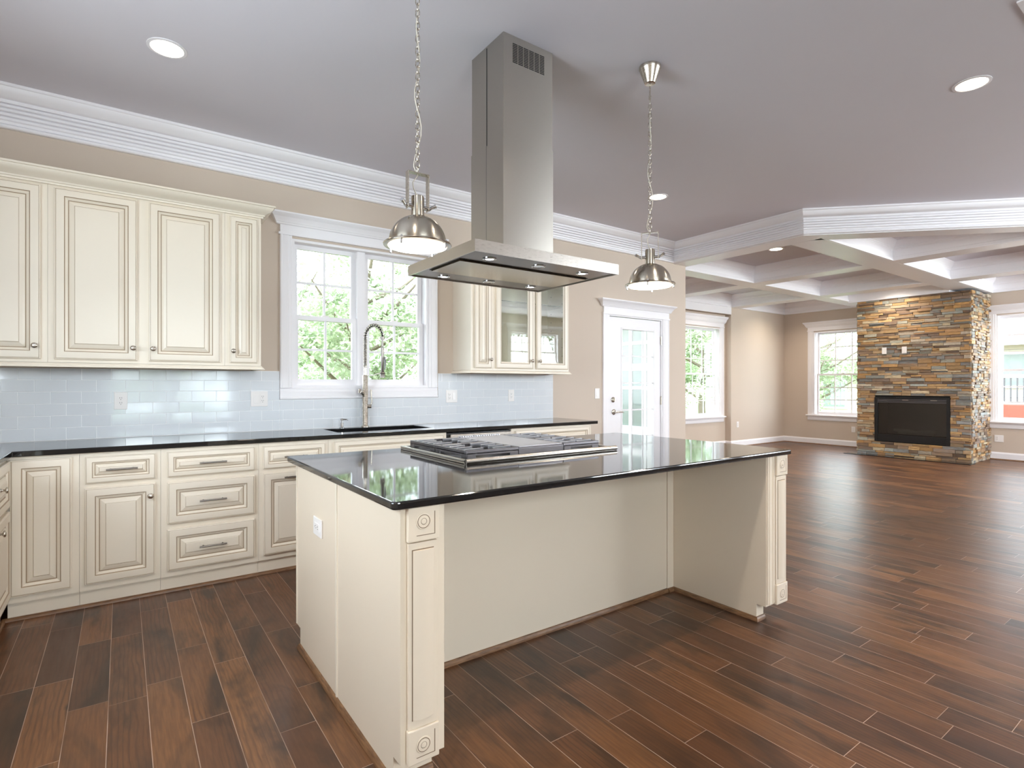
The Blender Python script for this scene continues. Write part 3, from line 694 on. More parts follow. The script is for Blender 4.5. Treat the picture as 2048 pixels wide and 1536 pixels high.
# tile backsplash: real 3x6 tiles, each laid a hair out of plane
def tiles():
    mb = MB(); rnd = random.Random(3); px, pz = .1555, .0765; gy = WY-.0085
    zones = [(XL+.002, 1.002, .9145, 1.3755), (1.002, 2.392, .9145, 1.152), (2.392, 3.778, .9145, 1.3755)]
    for x0, x1, z0, z1 in zones: mb.box(x0, x1, gy, WY-.0005, z0, z1, 1, None, (.8, .82, .85, 1))
    cuts = [(-.044, .03, 1.10, 1.222), (.79, .92, 1.10, 1.222), (2.467, 2.597, 1.10, 1.22), (3.185, 3.26, 1.10, 1.22)]
    z = 1.3775-pz; r = 0
    while z > .85:
        x = -.37-px*8+(px/2 if r % 2 else 0)
        while x < 3.85:
            cc = rnd.uniform(-.012, .012); cl = (.75+cc, .785+cc, .825+cc*.8, 1)
            ry, rz = rnd.gauss(0, .0035), rnd.gauss(0, .003)
            for x0, x1, z0, z1 in zones:
                a, b, c, d = max(x, x0)+.0011, min(x+px, x1)-.0011, max(z, z0)+.0011, min(z+pz, z1)-.0011
                if b-a < .004 or d-c < .004: continue
                cx, cz = x+px/2, z+pz/2
                e = .0014; y0 = WY-.0095
                def pt(u, v, dy): return (u, y0+dy+(u-cx)*rz+(v-cz)*ry, v)
                vs = [pt(a, c, .004), pt(b, c, .004), pt(b, d, .004), pt(a, d, .004), pt(a, c, .0012), pt(b, c, .0012), pt(b, d, .0012), pt(a, d, .0012), pt(a+e, c+e, 0), pt(b-e, c+e, 0), pt(b-e, d-e, 0), pt(a+e, d-e, 0)]
                fs = [(8, 9, 10, 11)]
                for k in range(4): fs += [(k, (k+1) % 4, 4+(k+1) % 4, 4+k), (4+k, 4+(k+1) % 4, 8+(k+1) % 4, 8+k)]
                mb.add(vs, fs, 0, None, cl)
            x += px
        z -= pz; r += 1
    o = mb.build('tile_backsplash', [M['tile'], M['grout']])
    tag(o, 'pale blue-grey glass subway tile backsplash under the wall cabinets and window', 'backsplash')
tiles()

# ------------------------------------------------------------------ outlets and switches (local: faces -Y)
def device(mb, x, kind):
    if kind == 'duplex':
        mb.box(x-.0165, x+.0165, -.0085, -.004, -.033, .033)
        for z in (-.016, .016):
            for s in (-.0055, .0055): mb.box(x+s-.001, x+s+.001, -.0089, -.008, z-.001, z+.007, 1)
            mb.box(x-.0018, x+.0018, -.0089, -.008, z-.010, z-.006, 1)
    else:
        mb.add([(x-.0155, -.004, -.033), (x+.0155, -.004, -.033), (x+.0155, -.004, .033), (x-.0155, -.004, .033), (x-.0155, -.0095, -.032), (x+.0155, -.0095, -.032), (x+.0155, -.0065, .032), (x-.0155, -.0065, .032)],
               [(4, 5, 6, 7), (0, 1, 5, 4), (1, 2, 6, 5), (2, 3, 7, 6), (3, 0, 4, 7)])
def outlet(name, label, loc, rz, kinds, cat='outlet', group=None, hh=.0585):
    t = thing(name, label, cat, loc, rz, group); wd = .037+.023*(len(kinds)-1)
    MB().box(-wd, wd, -.0055, 0, -hh, hh).build('cover_plate', M['plate'], t, bevel=.002, world=False)
    for i, k in enumerate(kinds):
        if k == 'blank': continue
        mb = MB(); device(mb, (i-(len(kinds)-1)/2)*.046, k); mb.build('receptacle' if k == 'duplex' else 'rocker', [M['plate'], M['gap']], t, world=False)
    return t
ty = WY-.0096
outlet('wall_outlet', 'white single outlet on the tiles below the two-door wall cabinet', (-.007, ty, 1.162), 0, ['duplex'])
outlet('wall_outlet', 'white double plate with rocker switch and outlet left of the sink window', (.855, ty, 1.162), 0, ['rocker', 'duplex'])
outlet('wall_outlet', 'white double plate with outlet and rocker right of the sink window', (2.532, ty, 1.16), 0, ['duplex', 'rocker'])
outlet('wall_outlet', 'white single outlet on the tiles under the glass door cabinet', (3.222, ty, 1.16), 0, ['duplex'])
outlet('light_switch', 'white light switch on the beige wall beside the back door', (4.441, WY-.0005, 1.169), 0, ['rocker'], 'switch')
outlet('wall_outlet', 'white outlet low on the wall right of the recessed nook window', (10.274, YN-.0005, .454), 0, ['duplex'])
outlet('wall_outlet', 'white outlet under the window left of the stone fireplace', (XR-.0005, 5.003, .36), R(-90), ['duplex'])
outlet('wall_outlet', 'white outlet under the window right of the stone fireplace', (XR-.0005, 2.739, .358), R(-90), ['duplex', 'blank'])

# ------------------------------------------------------------------ island
def rrect(x0, x1, y0, y1, r, n=5):
    p = []
    for cx, cy, a0 in ((x1-r, y0+r, -90), (x1-r, y1-r, 0), (x0+r, y1-r, 90), (x0+r, y0+r, 180)):
        for k in range(n+1): a = R(a0+90*k/n); p.append((cx+r*cos(a), cy+r*sin(a)))
    return p
o = slab('island_worktop', [rrect(.665, 3.0, 1.547, 2.863, .022)], .888, .914, .006)
tag(o, 'polished black granite island worktop with a long seating overhang', 'worktop')
IT = .8875
t = thing('kitchen_island', 'large cream kitchen island with an open knee space between two end panels', 'kitchen island', (1.83, 2.2, 0))
PC = [M['panelcream'], paint('dark_brown_glaze', srgb(124, 102, 80), .5, .1, 0), M['cream']]
MB().box(.7005, 2.965, 2.192, 2.80, .095, IT).box(.7005, 2.965, 2.192, 2.74, 0, .095).build('cabinet_body', PC, t)
MB().box(.855, 2.72, 2.176, 2.1915, 0, IT).build('back_panel', PC, t)
MB().box(2.722, 2.778, 2.170, 2.1915, 0, IT).build('filler_stile', PC, t, bevel=.002)
for x0, x1, f0, f1, nme in ((.70, .853, .70, .835, 'l'), (2.779, 2.962, 2.779, 2.846, 'r')):
    mb = MB().box(x0, x1, 1.575, 2.187, .09, IT).box(x0, x1 if nme == 'l' else x1, 1.72, 2.187, 0, .09).box(f0, f1, 1.628, 1.72, 0, .09)
    mb.build('end_panel', PC, t)
MB().box(.696, .7003, 2.181, 2.193, .0, IT).build('seam_strip', M['cream'], t)
MB().box(.696, .7003, 2.79, 2.80, .1, IT).build('edge_strip', M['cream'], t)
ROS = [(.026, .0006), (.0255, .002), (.022, .0026), (.0205, .0004), (.0195, .0026), (.0125, .0026), (.0105, .003), (.0098, .0004), (.0088, .0032), (.004, .004), (0, .004)]
for x in (.772, 2.911):
    hw = .054; y = 1.575
    p = MB().box(x-hw+.003, x+hw-.003, y-.012, y, .195, .775).build('corner_post', PC, t, bevel=.002)
    mb = MB(); n = 14                                   # bowed field with a glazed edge
    xs_ = [x-.036+.072*k/n for k in range(n+1)]; ys_ = [y-.013-.010*(1-((k-n/2)/(n/2))**2)-.002 for k in range(n+1)]
    vs = [(a, b, z) for z in (.225, .752) for a, b in zip(xs_, ys_)]+[(a, y-.011, z) for z in (.225, .752) for a in (xs_[0], xs_[-1])]
    fs = [(k, k+1, n+2+k, n+1+k) for k in range(n)]; q = 2*n+2
    fs += [tuple(range(n+1))+(q+1, q), tuple(range(n+1, 2*n+2))+(q+3, q+2), (0, q, q+2, n+1), (n, q+1, q+3, 2*n+1), (q, q+1, q+3, q+2)]
    mb.add(vs, fs); mb.box(x-.0385, x-.0362, y-.0128, y-.011, .222, .755, 1).box(x-.0362, x+.037, y-.0128, y-.011, .752, .755, 1)
    mb.build('bowed_field', PC, p, smooth=30)
    for z0, z1 in ((.780, IT), (.088, .195)):
        zc = (z0+z1)/2; W_ = hw
        b = MB().box(x-W_, x+W_, y-.019, y, z0, z1).build('rosette_block', PC, p, bevel=.003)
        mb = MB(); X = Matrix.Translation((x-.002, y-.0188, zc+(.008 if z0 > .5 else 0))) @ Matrix.Rotation(R(90), 4, 'X')
        mb.lathe([(r, h) for r, h in ROS], 28, 0, X)
        for a, c in ((.0215, .0198), (.0105, .0092)):
            X2 = X @ Matrix.Translation((0, 0, .0006)); mb.lathe([(c, .0), (c, .0022), (a, .0022), (a, 0)], 28, 1, X2)
        hh = min(.036, (z1-z0)/2-.012)
        mb.box(x+.036, x+.0385, y-.0196, y-.0186, zc-hh, zc+hh, 1).box(x-.026, x+.036, y-.0196, y-.0186, zc-hh, zc-hh+.002, 1)
        mb.build('rosette', PC, b, smooth=25)
# narrow fluted strips beside the right post, and doors on the working side
MB().box(2.785, 2.855, 1.568, 1.5748, .1, IT).box(2.834, 2.838, 1.565, 1.568, .1, IT).box(2.797, 2.800, 1.565, 1.568, .1, IT).build('post_strip', PC, t)
for x0, x1 in ((.74, 1.22), (1.26, 2.18), (2.22, 2.9)):
    for z0, z1, nn in ((.71, .862, 'drawer'), (.136, .68, 'door')):
        door(t, -x1, -x0, z0, z1, BY(2.8), None, ((-x0-x1)/2, z1-.06, .15), nn)
mb = MB()
SH = [(0, .022), (.007, .021), (.013, .013), (.015, 0), (0, 0)]
mb.sweep([(.70, 2.74), (.70, 1.628), (.835, 1.628)], [(-a, b) for a, b in SH])
mb.sweep([(.855, 2.176), (2.722, 2.176)], [(-a, b) for a, b in SH]); mb.sweep([(2.722, 2.170), (2.779, 2.170), (2.779, 1.628), (2.846, 1.628)], [(-a, b) for a, b in SH])
mb.build('shoe_moulding', M['oak'], t, smooth=40)
t = thing('wall_outlet', 'white sideways outlet on the left end panel of the island', 'outlet', (.6998, 2.437, .648), R(-90))
MB().box(-.060, .060, -.0065, 0, -.039, .039).build('cover_plate', M['plate'], t, bevel=.002, world=False)
mb = MB(); device(mb, 0, 'duplex'); RQ = Matrix.Translation((0, -.001, 0)) @ Matrix.Rotation(R(90), 4, 'Y'); mb.v = [tuple(RQ @ Vector(p)) for p in mb.v]
mb.build('receptacle', [M['plate'], M['gap']], t, world=False)

# ------------------------------------------------------------------ rangetop on the island
t = thing('gas_rangetop', 'stainless gas rangetop with a centre griddle set into the black island', 'cooktop', (1.72, 2.44, .914))
cx0, cx1, cy0, cy1 = 1.245, 2.175, 2.11, 2.80
z0 = .9142
mb = MB().box(cx0, cx1, cy0, cy1, z0, z0+.008)
mb.box(cx0, cx0+.022, cy0, cy1, z0+.008, z0+.020).box(cx1-.022, cx1, cy0, cy1, z0+.008, z0+.020).box(cx0+.022, cx1-.022, cy1-.02, cy1, z0+.008, z0+.02)
mb.build('tray', M['steelh'], t, bevel=.003)
MB().box(cx0+.03, cx1-.03, cy0+.045, cy1-.025, z0+.0081, z0+.0105).build('burner_pan', M['black'], t)
mb = MB().tube([(cx0, cy0-.012, z0+.0125), (cx1+.02, cy0-.012, z0+.0125)], .012, 16)
for x in (cx0+.012, cx0+.075, cx0+.47, cx1-.03): mb.tube([(x, cy0-.012, z0+.0125), (x+.004, cy0-.012, z0+.0128)], .0126, 16)
mb.box(cx0, cx1+.018, cy0-.012, cy0+.004, z0, z0+.018)
mb.build('front_rail', M['steelh'], t, smooth=50)
gz = z0+.050
def grate(x0, x1, y0, y1):
    mb = MB(); hz = z0+.012; bw = .016
    for a, b, c, d in ((x0, x1, y0, y0+bw), (x0, x1, y1-bw, y1), (x0, x0+bw, y0+bw, y1-bw), (x1-bw, x1, y0+bw, y1-bw)): mb.box(a, b, c, d, gz-.018, gz)
    for a, b, c, d in ((x0, x1, y0, y0+.006), (x0, x1, y1-.006, y1), (x0, x0+.006, y0, y1), (x1-.006, x1, y0, y1)):
        # skirt with an arched cut-out
        if b-a > d-c: mb.box(a, a+.05, c, d, hz-.003, gz-.01).box(b-.05, b, c, d, hz-.003, gz-.01).box(a+.05, b-.05, c, d, gz-.026, gz-.01)
        else: mb.box(a, b, c, c+.05, hz-.003, gz-.01).box(a, b, d-.05, d, hz-.003, gz-.01).box(a, b, c+.05, d-.05, gz-.026, gz-.01)
    g_ = mb.build('grate', M['iron'], t, bevel=.002)
    mx, my = (x0+x1)/2, (y0+y1)/2
    for sd in (0, 1):                                    # fins reaching in from both long sides, in a paler metal
        for k in range(4):
            yy = y0+bw+(y1-y0-2*bw)*(k+.5)/4; rch = .085 if k in (1, 2) else .105
            a, b = (x0+bw, x0+bw+rch) if sd == 0 else (x1-bw-rch, x1-bw)
            MB().add([(a, yy-.005, gz-.020), (b, yy-.005, gz-.020), (b, yy+.005, gz-.020), (a, yy+.005, gz-.020), (a, yy-.006, gz+.002), (b, yy-.006, gz+.005), (b, yy+.006, gz+.005), (a, yy+.006, gz+.002)],
                   [(0, 1, 2, 3), (4, 5, 6, 7), (0, 1, 5, 4), (1, 2, 6, 5), (2, 3, 7, 6), (3, 0, 4, 7)]).build('grate_fin', M['lightiron'], g_, bevel=.0015)
    MB().lathe([(.052, z0+.008), (.05, z0+.018), (.038, z0+.021), (.036, z0+.028), (.032, z0+.032), (0, z0+.033)], 24, 0, Matrix.Translation((mx, my, 0))).build('burner', M['black'], t, smooth=40)
gx = (cx0+.044, 1.588, 1.878, cx1-.042); gy = (2.165, 2.478, 2.772)
for i in (0, 2):
    for j in (0, 1): grate(gx[i]+.001, gx[i+1]-.001, gy[j]+.001, gy[j+1]-.001)
MB().box(gx[1]+.001, gx[2]-.001, gy[0]+.001, gy[2]-.03, z0+.012, gz-.003).build('griddle_body', M['iron'], t, bevel=.003)
mb = MB().box(gx[1]+.006, gx[2]-.006, gy[0]+.006, gy[2]-.035, gz-.003, gz+.002)
n = 18
for k in range(n):                                       # scalloped vent at the far edge
    a = gx[1]+.004+(gx[2]-gx[1]-.008)*k/n; b = a+(gx[2]-gx[1]-.008)/n*.62
    mb.box(a, b, gy[2]-.030, gy[2]-.004, z0+.012, gz+.007)
mb.box(gx[1]+.001, gx[2]-.001, gy[2]-.004, gy[2], z0+.012, gz)
mb.build('griddle_cover', metal('satin_griddle', srgb(205, 206, 214), .38, (40, 1, 1), .03), t, bevel=.002)

# ------------------------------------------------------------------ island hood
hx0, hx1, hy0, hy1, hz = 1.285, 2.203, 2.085, 2.79, 1.870
t = thing('range_hood', 'stainless island range hood hanging from the ceiling over the rangetop', 'range hood', (1.745, 2.44, H))
mb = MB(); th = .006
for a, b, c, d in ((hx0, hx1, hy0, hy0+th), (hx0, hx1, hy1-th, hy1), (hx0, hx0+th, hy0+th, hy1-th), (hx1-th, hx1, hy0+th, hy1-th)): mb.box(a, b, c, d, hz, hz+.055)
mb.box(hx0+th, hx1-th, hy0+th, hy1-th, hz+.049, hz+.055)
mb.build('canopy', M['steelh'], t)
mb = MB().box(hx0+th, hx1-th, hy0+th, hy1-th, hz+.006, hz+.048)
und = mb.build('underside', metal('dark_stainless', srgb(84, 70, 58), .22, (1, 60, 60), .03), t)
px0, px1, py0, py1 = 1.328, 2.155, 2.292, 2.590
MB().box(px0-.008, px1+.008, py0-.008, py1+.008, hz+.0045, hz+.0059).build('shadow_gap', M['gap'], t)
MB().box(px0, px1, py0, py1, hz-.002, hz+.0044).build('filter_panel', metal('mirror_stainless', srgb(150, 138, 118), .12, (1, 60, 60), .02), t)
for x, y, k in ((1.439, 2.202, 'l'), (2.038, 2.199, 'l'), (1.466, 2.709, 'l'), (2.057, 2.684, 'l'), (1.735, 2.197, 'b'), (1.757, 2.695, 'b')):
    X = Matrix.Translation((x, y, hz+.006)) @ Matrix.Rotation(R(180), 4, 'X')
    if k == 'l':
        b_ = MB().lathe([(.034, 0), (.034, .003), (.024, .005), (.022, .002), (0, .002)], 24, 0, X).build('hood_lamp', M['chrome'], t, smooth=40)
        MB().lathe([(.021, .0022), (.021, .003), (0, .0031)], 20, 0, X).build('lamp_lens', M['litled'], b_)
        lamp('hood_lamp_light', 'SPOT', (x, y, hz-.004), HOOD_W, (.95, .96, 1), spot_size=R(110), spot_blend=.8, shadow_soft_size=.02)
    else:
        MB().lathe([(.036, 0), (.036, .003), (.030, .004), (.029, .002), (0, .0022)], 24, 0, X).build('control_button', M['chrome'], t, smooth=40)
ax0, ax1, ay0, ay1 = 1.586, 1.9165, 2.298, 2.613
def shaft(mb, x0, x1, y0, y1, z0, z1, t=.002):
    mb.box(x0, x1, y0, y0+t, z0, z1).box(x0, x1, y1-t, y1, z0, z1).box(x0, x0+t, y0+t, y1-t, z0, z1).box(x1-t, x1, y0+t, y1-t, z0, z1)
    return mb
shaft(MB(), ax0, ax1, ay0, ay1, hz+.055, 2.545).build('lower_duct_cover', M['steel'], t)
e = .003
u_ = shaft(MB(), ax0+e, ax1-e, ay0+e, ay1-e, 2.52, H).build('upper_duct_cover', M['steel'], t)
mb = MB()
for i in range(6):
    for j in range(12):
        x = 1.647+i*.0357; z = 3.036-j*.0086
        mb.box(x, x+.031, ay0+e-.0008, ay0+e+.0004, z, z+.0052)
mb.build('vent_slots', M['gap'], u_)
MB().box(ax0+e-.0008, ax0+e+.0004, 2.4545, 2.461, 2.546, 3.07).build('cover_seam', M['gap'], u_)
MB().box(ax0-.0006, ax0+.0004, 2.4565, 2.4585, hz+.055, 2.545).build('cover_seam', M['iron'], t)
for x in (1.757, 1.859): MB().lathe([(.003, 0), (.003, .002), (0, .0025)], 10, 0, Matrix.Translation((x, ay0, 1.934)) @ Matrix.Rotation(R(90), 4, 'X')).build('screw', M['iron'], t)

# ------------------------------------------------------------------ pendants
def pendant(label, loc, yaw):
    t = thing('pendant_lamp', label, 'pendant lamp', loc, 0, 'nickel dome pendants over the island')
    k = dict(world=False)
    MB().lathe([(.018, -.098), (.030, -.095), (.058, -.018), (.061, -.012), (.061, 0)], 32, 0).build('ceiling_canopy', M['nickel'], t, smooth=40, **k)
    MB().cyl((0, 0, -.098), (0, 0, -.165), .004, 10).lathe([(.006, -.19), (.007, -.18), (.007, -.165), (0, -.163)], 10).build('stem', M['nickel'], t, smooth=40, **k)
    mb = MB(); n = 29; z = -.188; pz = (.943-.188)/n
    for i in range(n):
        c = Vector((0, 0, z-pz*(i+.5))); a = R(45 + 90*(i % 2)); u = Vector((cos(a), sin(a), 0))
        mb.tube([c+u*(.0085*cos(q))+Vector((0, 0, 1))*((.0125)*sin(q)+(.005 if sin(q) > 0 else -.005)) for q in [2*pi*j/12 for j in range(12)]], .0019, 6, 0, True)
    mb.build('chain', M['nickel'], t, smooth=60, **k)
    rnd = random.Random(5); pts = [(0, 0, -.18)]
    for i in range(1, 24): q = i/24; pts.append((.012*sin(q*17+1), .012*cos(q*13), -.18-.765*q))
    pts += [(0, 0, -.953), (-.022, 0, -.985), (-.018, 0, -1.01), (0, .0, -1.045)]
    MB().tube(pts, .0022, 6).build('cord', paint('clear_cord', srgb(206, 198, 184), .3, .02, 0), t, smooth=60, **k)
    Ry = Matrix.Rotation(yaw, 4, 'Z'); hw = .046; wd = .0135
    mb = MB().box(-hw, hw, -wd, wd, -.947, -.943, 0, Ry)
    for s in (-1, 1): mb.box(s*hw-.002, s*hw+.002, -wd, wd, -1.095, -.943, 0, Ry)
    mb.build('yoke', M['nickel'], t, bevel=.001, **k)
    for s in (-1, 1):
        MB().tube([Ry @ Vector((s*.022, 0, -1.083)), Ry @ Vector((s*.056, 0, -1.083))], .0085, 12).tube([Ry @ Vector((s*.056, 0, -1.083)), Ry @ Vector((s*.062, -.004, -1.078)), Ry @ Vector((s*.078, -.016, -1.070))], [.006, .0062, .0085], 10).build('thumb_screw', M['chrome'], t, smooth=50, **k)
    MB().lathe([(.0, -1.040), (.026, -1.041), (.0272, -1.045), (.0272, -1.122), (.024, -1.124)], 28).build('neck', M['spun'], t, smooth=40, **k)
    pr = [(.022, -1.119)]+[(.118*sin(a), -1.232+.112*cos(a)) for a in [R(12+78*i/16) for i in range(17)]]
    MB().lathe(pr+[(.124, -1.234), (.139, -1.238), (.141, -1.242), (.139, -1.246), (.122, -1.247), (.116, -1.240)], 48).build('dome_shade', M['spun'], t, smooth=35, **k)
    MB().lathe([(.121, -1.2475), (.119, -1.2505), (.06, -1.2525), (0, -1.253)], 40).build('glass_lens', M['lit'], t, smooth=50, **k)
    for i in range(4):
        a = R(35+90*i); p = Vector((.129*cos(a), .129*sin(a), 0))
        MB().lathe([(.0, -1.229), (.005, -1.231), (.005, -1.262), (.0, -1.265)], 10, 0, Matrix.Translation(p)).build('rim_screw', M['chrome'], t, smooth=40, **k)
    lamp('pendant_light', 'SPOT', (loc[0], loc[1], loc[2]-1.262), PEND_W, WARM, spot_size=R(150), spot_blend=.7, shadow_soft_size=.1)
    return t
pendant('nickel dome pendant lamp on a chain, left of the range hood', (1.0, 2.076, H+.012), R(0))
pendant('nickel dome pendant lamp on a chain, right of the range hood', (2.448, 2.076, H), R(-52))

# ------------------------------------------------------------------ recessed cans
def can(label, x, y, e=CAN_W, z=H, seen=True):
    t = thing('recessed_light', label, 'ceiling light', (x, y, z), 0, 'recessed ceiling lights')
    MB().lathe([(.094, 0), (.094, -.003), (.078, -.005), (.076, -.002), (.076, -.0005)], 40).build('trim_ring', M['trim'], t, smooth=40, world=False)
    MB().lathe([(.0755, -.001), (.0755, -.003), (0, -.0035)], 36).build('lens', M['lit'], t, world=False)
    lamp('can_light', 'SPOT', (x, y, z-.012), e, WARM, spot_size=R(140), spot_blend=.9, shadow_soft_size=.06)
can('lit recessed ceiling light above the left wall cabinets', .197, 3.47, 6)
can('lit recessed ceiling light beside the right pendant chain', 4.2, 3.464, 14)
can('lit recessed ceiling light at the upper right of the open kitchen ceiling', 4.16, 1.067, FRONT_W)
can('lit recessed ceiling light hidden behind the hood duct', 2.32, 3.47)
can('lit recessed ceiling light over the near left corner of the kitchen', .197, 1.067, FRONT_W*.6)
can('lit recessed ceiling light over the seating side of the island', 2.18, 1.067, FRONT_W)
can('lit recessed ceiling light inside a coffer of the living room ceiling', 7.1, 3.883, LIV_W)
for i, (x, y) in enumerate(((9.1, 3.9), (10.72, 3.9), (9.1, 5.65), (9.1, 2.0), (11.1, 2.0), (7.2, 2.1), (11.1, 5.65))):  # last one unseen, added to brighten the fireplace wall
    can('recessed light in living room coffer, ' + ('second coffer towards the fireplace', 'coffer over the fireplace front', 'coffer before the recessed nook window', 'middle coffer of the front row', 'coffer before the right fireplace window', 'three sided coffer by the slanted beam', 'unseen one added to brighten the far corner by the left fireplace window')[i], x, y, LIV_W)

t = thing('ceiling_vent', 'white ceiling air vent cut off by the upper right corner', 'vent', (3.62, .60, H))
mb = MB()
for a, b, c, d in ((3.44, 3.84, .49, .515), (3.44, 3.84, .69, .715), (3.44, 3.465, .515, .69), (3.815, 3.84, .515, .69)): mb.box(a, b, c, d, H-.008, H)
mb.build('vent_frame', M['trim'], t)
MB().box(3.465, 3.815, .515, .69, H-.002, H-.0005).build('duct_opening', M['gap'], t)
mb = MB()
for i in range(9):
    y = .525+i*.019; mb.add([(3.466, y, H-.003), (3.814, y, H-.003), (3.814, y+.010, H-.009), (3.466, y+.010, H-.009), (3.466, y+.001, H-.002), (3.814, y+.001, H-.002), (3.814, y+.011, H-.008), (3.466, y+.011, H-.008)],
                            [(0, 1, 2, 3), (4, 5, 6, 7), (0, 1, 5, 4), (2, 3, 7, 6), (0, 3, 7, 4), (1, 2, 6, 5)])
mb.build('vent_louvers', M['trim'], t)

# ------------------------------------------------------------------ stone fireplace
FXF, FY0, FY1, FZ = 11.135, 2.862, 4.538, 2.80
BY0, BY1, BZ0, BZ1 = 3.136, 4.25, .255, 1.048
t = thing('stone_fireplace', 'tall stacked ledgestone fireplace between two living room windows', 'fireplace', (11.6, 3.7, 0))
mb = MB()
mb.box(FXF+.03, XR-.001, FY0+.02, BY0, 0, FZ).box(FXF+.03, XR-.001, BY1, FY1-.02, 0, FZ).box(FXF+.03, XR-.001, BY0, BY1, 0, BZ0).box(FXF+.03, XR-.001, BY0, BY1, BZ1, FZ)
mb.build('chimney_core', M['gap'], t)
PAL = [(174, 138, 94), (182, 150, 106), (160, 138, 108), (184, 170, 142), (150, 150, 138), (136, 142, 138), (126, 130, 130), (144, 122, 102), (118, 98, 80), (98, 84, 74), (162, 136, 106), (172, 162, 146), (158, 124, 88), (134, 118, 106), (182, 142, 92)]
def ledge(mb, a0, a1, put, holes, rnd, lmin, lmax, pmax):
    z = 0.0
    while z < FZ-.008:
        h = min(rnd.uniform(.034, .060), FZ-z); a = a0-rnd.uniform(0, .15)
        while a < a1:
            L = rnd.uniform(lmin, lmax); s0, s1 = max(a, a0), min(a+L, a1); a += L
            if s1-s0 < .01: continue
            segs = [(s0, s1)]
            for h0, h1, g0, g1 in holes:
                if z+h > g0+.004 and z < g1-.004:
                    ns = []
                    for p, q in segs:
                        if q <= h0 or p >= h1: ns.append((p, q)); continue
                        if p < h0: ns.append((p, h0))
                        if q > h1: ns.append((h1, q))
                    segs = ns
            sub = [(z, h)] if rnd.random() < .7 or h < .04 else [(z, h*.48), (z+h*.48, h*.52)]
            for p, q in segs:
                if q-p < .012: continue
                for zz, hh in sub:
                    c = (lambda q, k: srgb(*[v*k for v in q]))(rnd.choice(PAL), rnd.uniform(.9, 1.2)); d = rnd.uniform(0, pmax); g = .0012; w_ = .004
                    j = lambda: rnd.uniform(-.0035, .0035)
                    pts = [put(p+g, zz+g, -.03), put(q-g, zz+g, -.03), put(q-g, zz+hh-g, -.03), put(p+g, zz+hh-g, -.03),
                           put(p+g, zz+g, d-.004), put(q-g, zz+g, d-.004), put(q-g, zz+hh-g, d-.004), put(p+g, zz+hh-g, d-.004),
                           put(p+g+w_, zz+g+w_*.7, d+j()), put(q-g-w_, zz+g+w_*.7, d+j()), put(q-g-w_, zz+hh-g-w_*.7, d+j()), put(p+g+w_, zz+hh-g-w_*.7, d+j())]
                    fs = [(8, 9, 10, 11)]
                    for k in range(4): m_ = (k+1) % 4; fs += [(k, m_, 4+m_, 4+k), (4+k, 4+m_, 8+m_, 8+k)]
                    mb.add(pts, fs, 0, None, c)
        z += h
rnd = random.Random(11)
mb = MB(); ledge(mb, FY0, FY1, lambda a, z, d: (FXF+.004-d, a, z), [(BY0, BY1, BZ0, BZ1)], rnd, .10, .30, .020)
mb.build('stone_face', M['stone'], t)
mb = MB(); ledge(mb, FXF, XR-.001, lambda a, z, d: (a, FY0-d, z), [], rnd, .07, .2, .03)
mb.build('stone_side', M['stone'], t)
mb = MB(); ledge(mb, FXF, XR-.001, lambda a, z, d: (a, FY1-.004+d, z), [], rnd, .09, .27, .02)
mb.build('stone_side', M['stone'], t)
struct(MB().box(FXF-.02, XR-.021, 3.142, 4.688, FZ+.001, H-.001).build('trim_14', M['trim'], bevel=.004))
o = MB().box(10.86, FXF-.018, 2.80, 4.66, .0005, .012).build('hearth_slab', M['granite'], bevel=.003); tag(o, 'thin dark hearth slab on the floor before the fireplace', 'hearth')
t = thing('gas_fireplace_insert', 'black gas fireplace insert with a glass front set in the stone', 'fireplace insert', (FXF, 3.69, BZ0))
e = .003; a, b, c, d = BY0+e, BY1-e, BZ0+e, BZ1-e; x0 = FXF-.016
mb = MB()
for y0, y1, q0, q1 in ((a, a+.045, c, d), (b-.045, b, c, d), (a+.045, b-.045, c, c+.018), (a+.045, b-.045, d-.022, d)): mb.box(x0, x0+.05, y0, y1, q0, q1)
mb.build('frame', M['black'], t, bevel=.002)
MB().box(x0+.012, x0+.03, a+.045, b-.045, c+.018, c+.125).build('lower_panel', M['black'], t, bevel=.003)
mb = MB()
for z in (d-.045, d-.070, d-.094): mb.box(x0+.006, x0+.035, a+.045, b-.045, z, z+.015)
mb.build('louver', M['iron'], t, bevel=.002)
for y in (3.36, 3.77): MB().box(x0+.003, x0+.007, y-.045, y+.045, d-.050, d-.038).build('latch', M['steel'], t)
MB().box(x0+.022, x0+.026, a+.045, b-.045, c+.125, d-.098).build('glass', M['fireglass'], t)
lin = paint('charred_liner', srgb(58, 56, 54), .8, .2, .5, 30)
mb = MB(); m0, m1 = a+.05, b-.05
mb.box(x0+.42, x0+.43, m0, m1, c+.02, d-.02).box(x0+.051, x0+.42, m0, m0+.01, c+.02, d-.02).box(x0+.051, x0+.42, m1-.01, m1, c+.02, d-.02).box(x0+.051, x0+.42, m0+.01, m1-.01, d-.03, d-.02).box(x0+.051, x0+.42, m0+.01, m1-.01, c+.10, c+.115)
mb.build('firebox_liner', lin, t)
mb = MB(); rr_ = random.Random(2)
for i in range(70):
    p = (x0+rr_.uniform(.07, .30), rr_.uniform(m0+.03, m1-.03), c+.115+rr_.uniform(0, .012)); s = rr_.uniform(.008, .02)
    mb.lathe([(0, -s), (s*.8, -s*.4), (s, .2*s), (s*.5, s*.8), (0, s)], 6, 0, Matrix.Translation(p) @ Matrix.Rotation(rr_.uniform(0, 3), 4, 'X'))
bed = mb.build('ember_bed', paint('embers', srgb(104, 100, 98), .8, .3, .3), t); bed['kind'] = 'stuff'
lg = paint('ceramic_log', srgb(150, 140, 132), .85, .3, .6, 20)
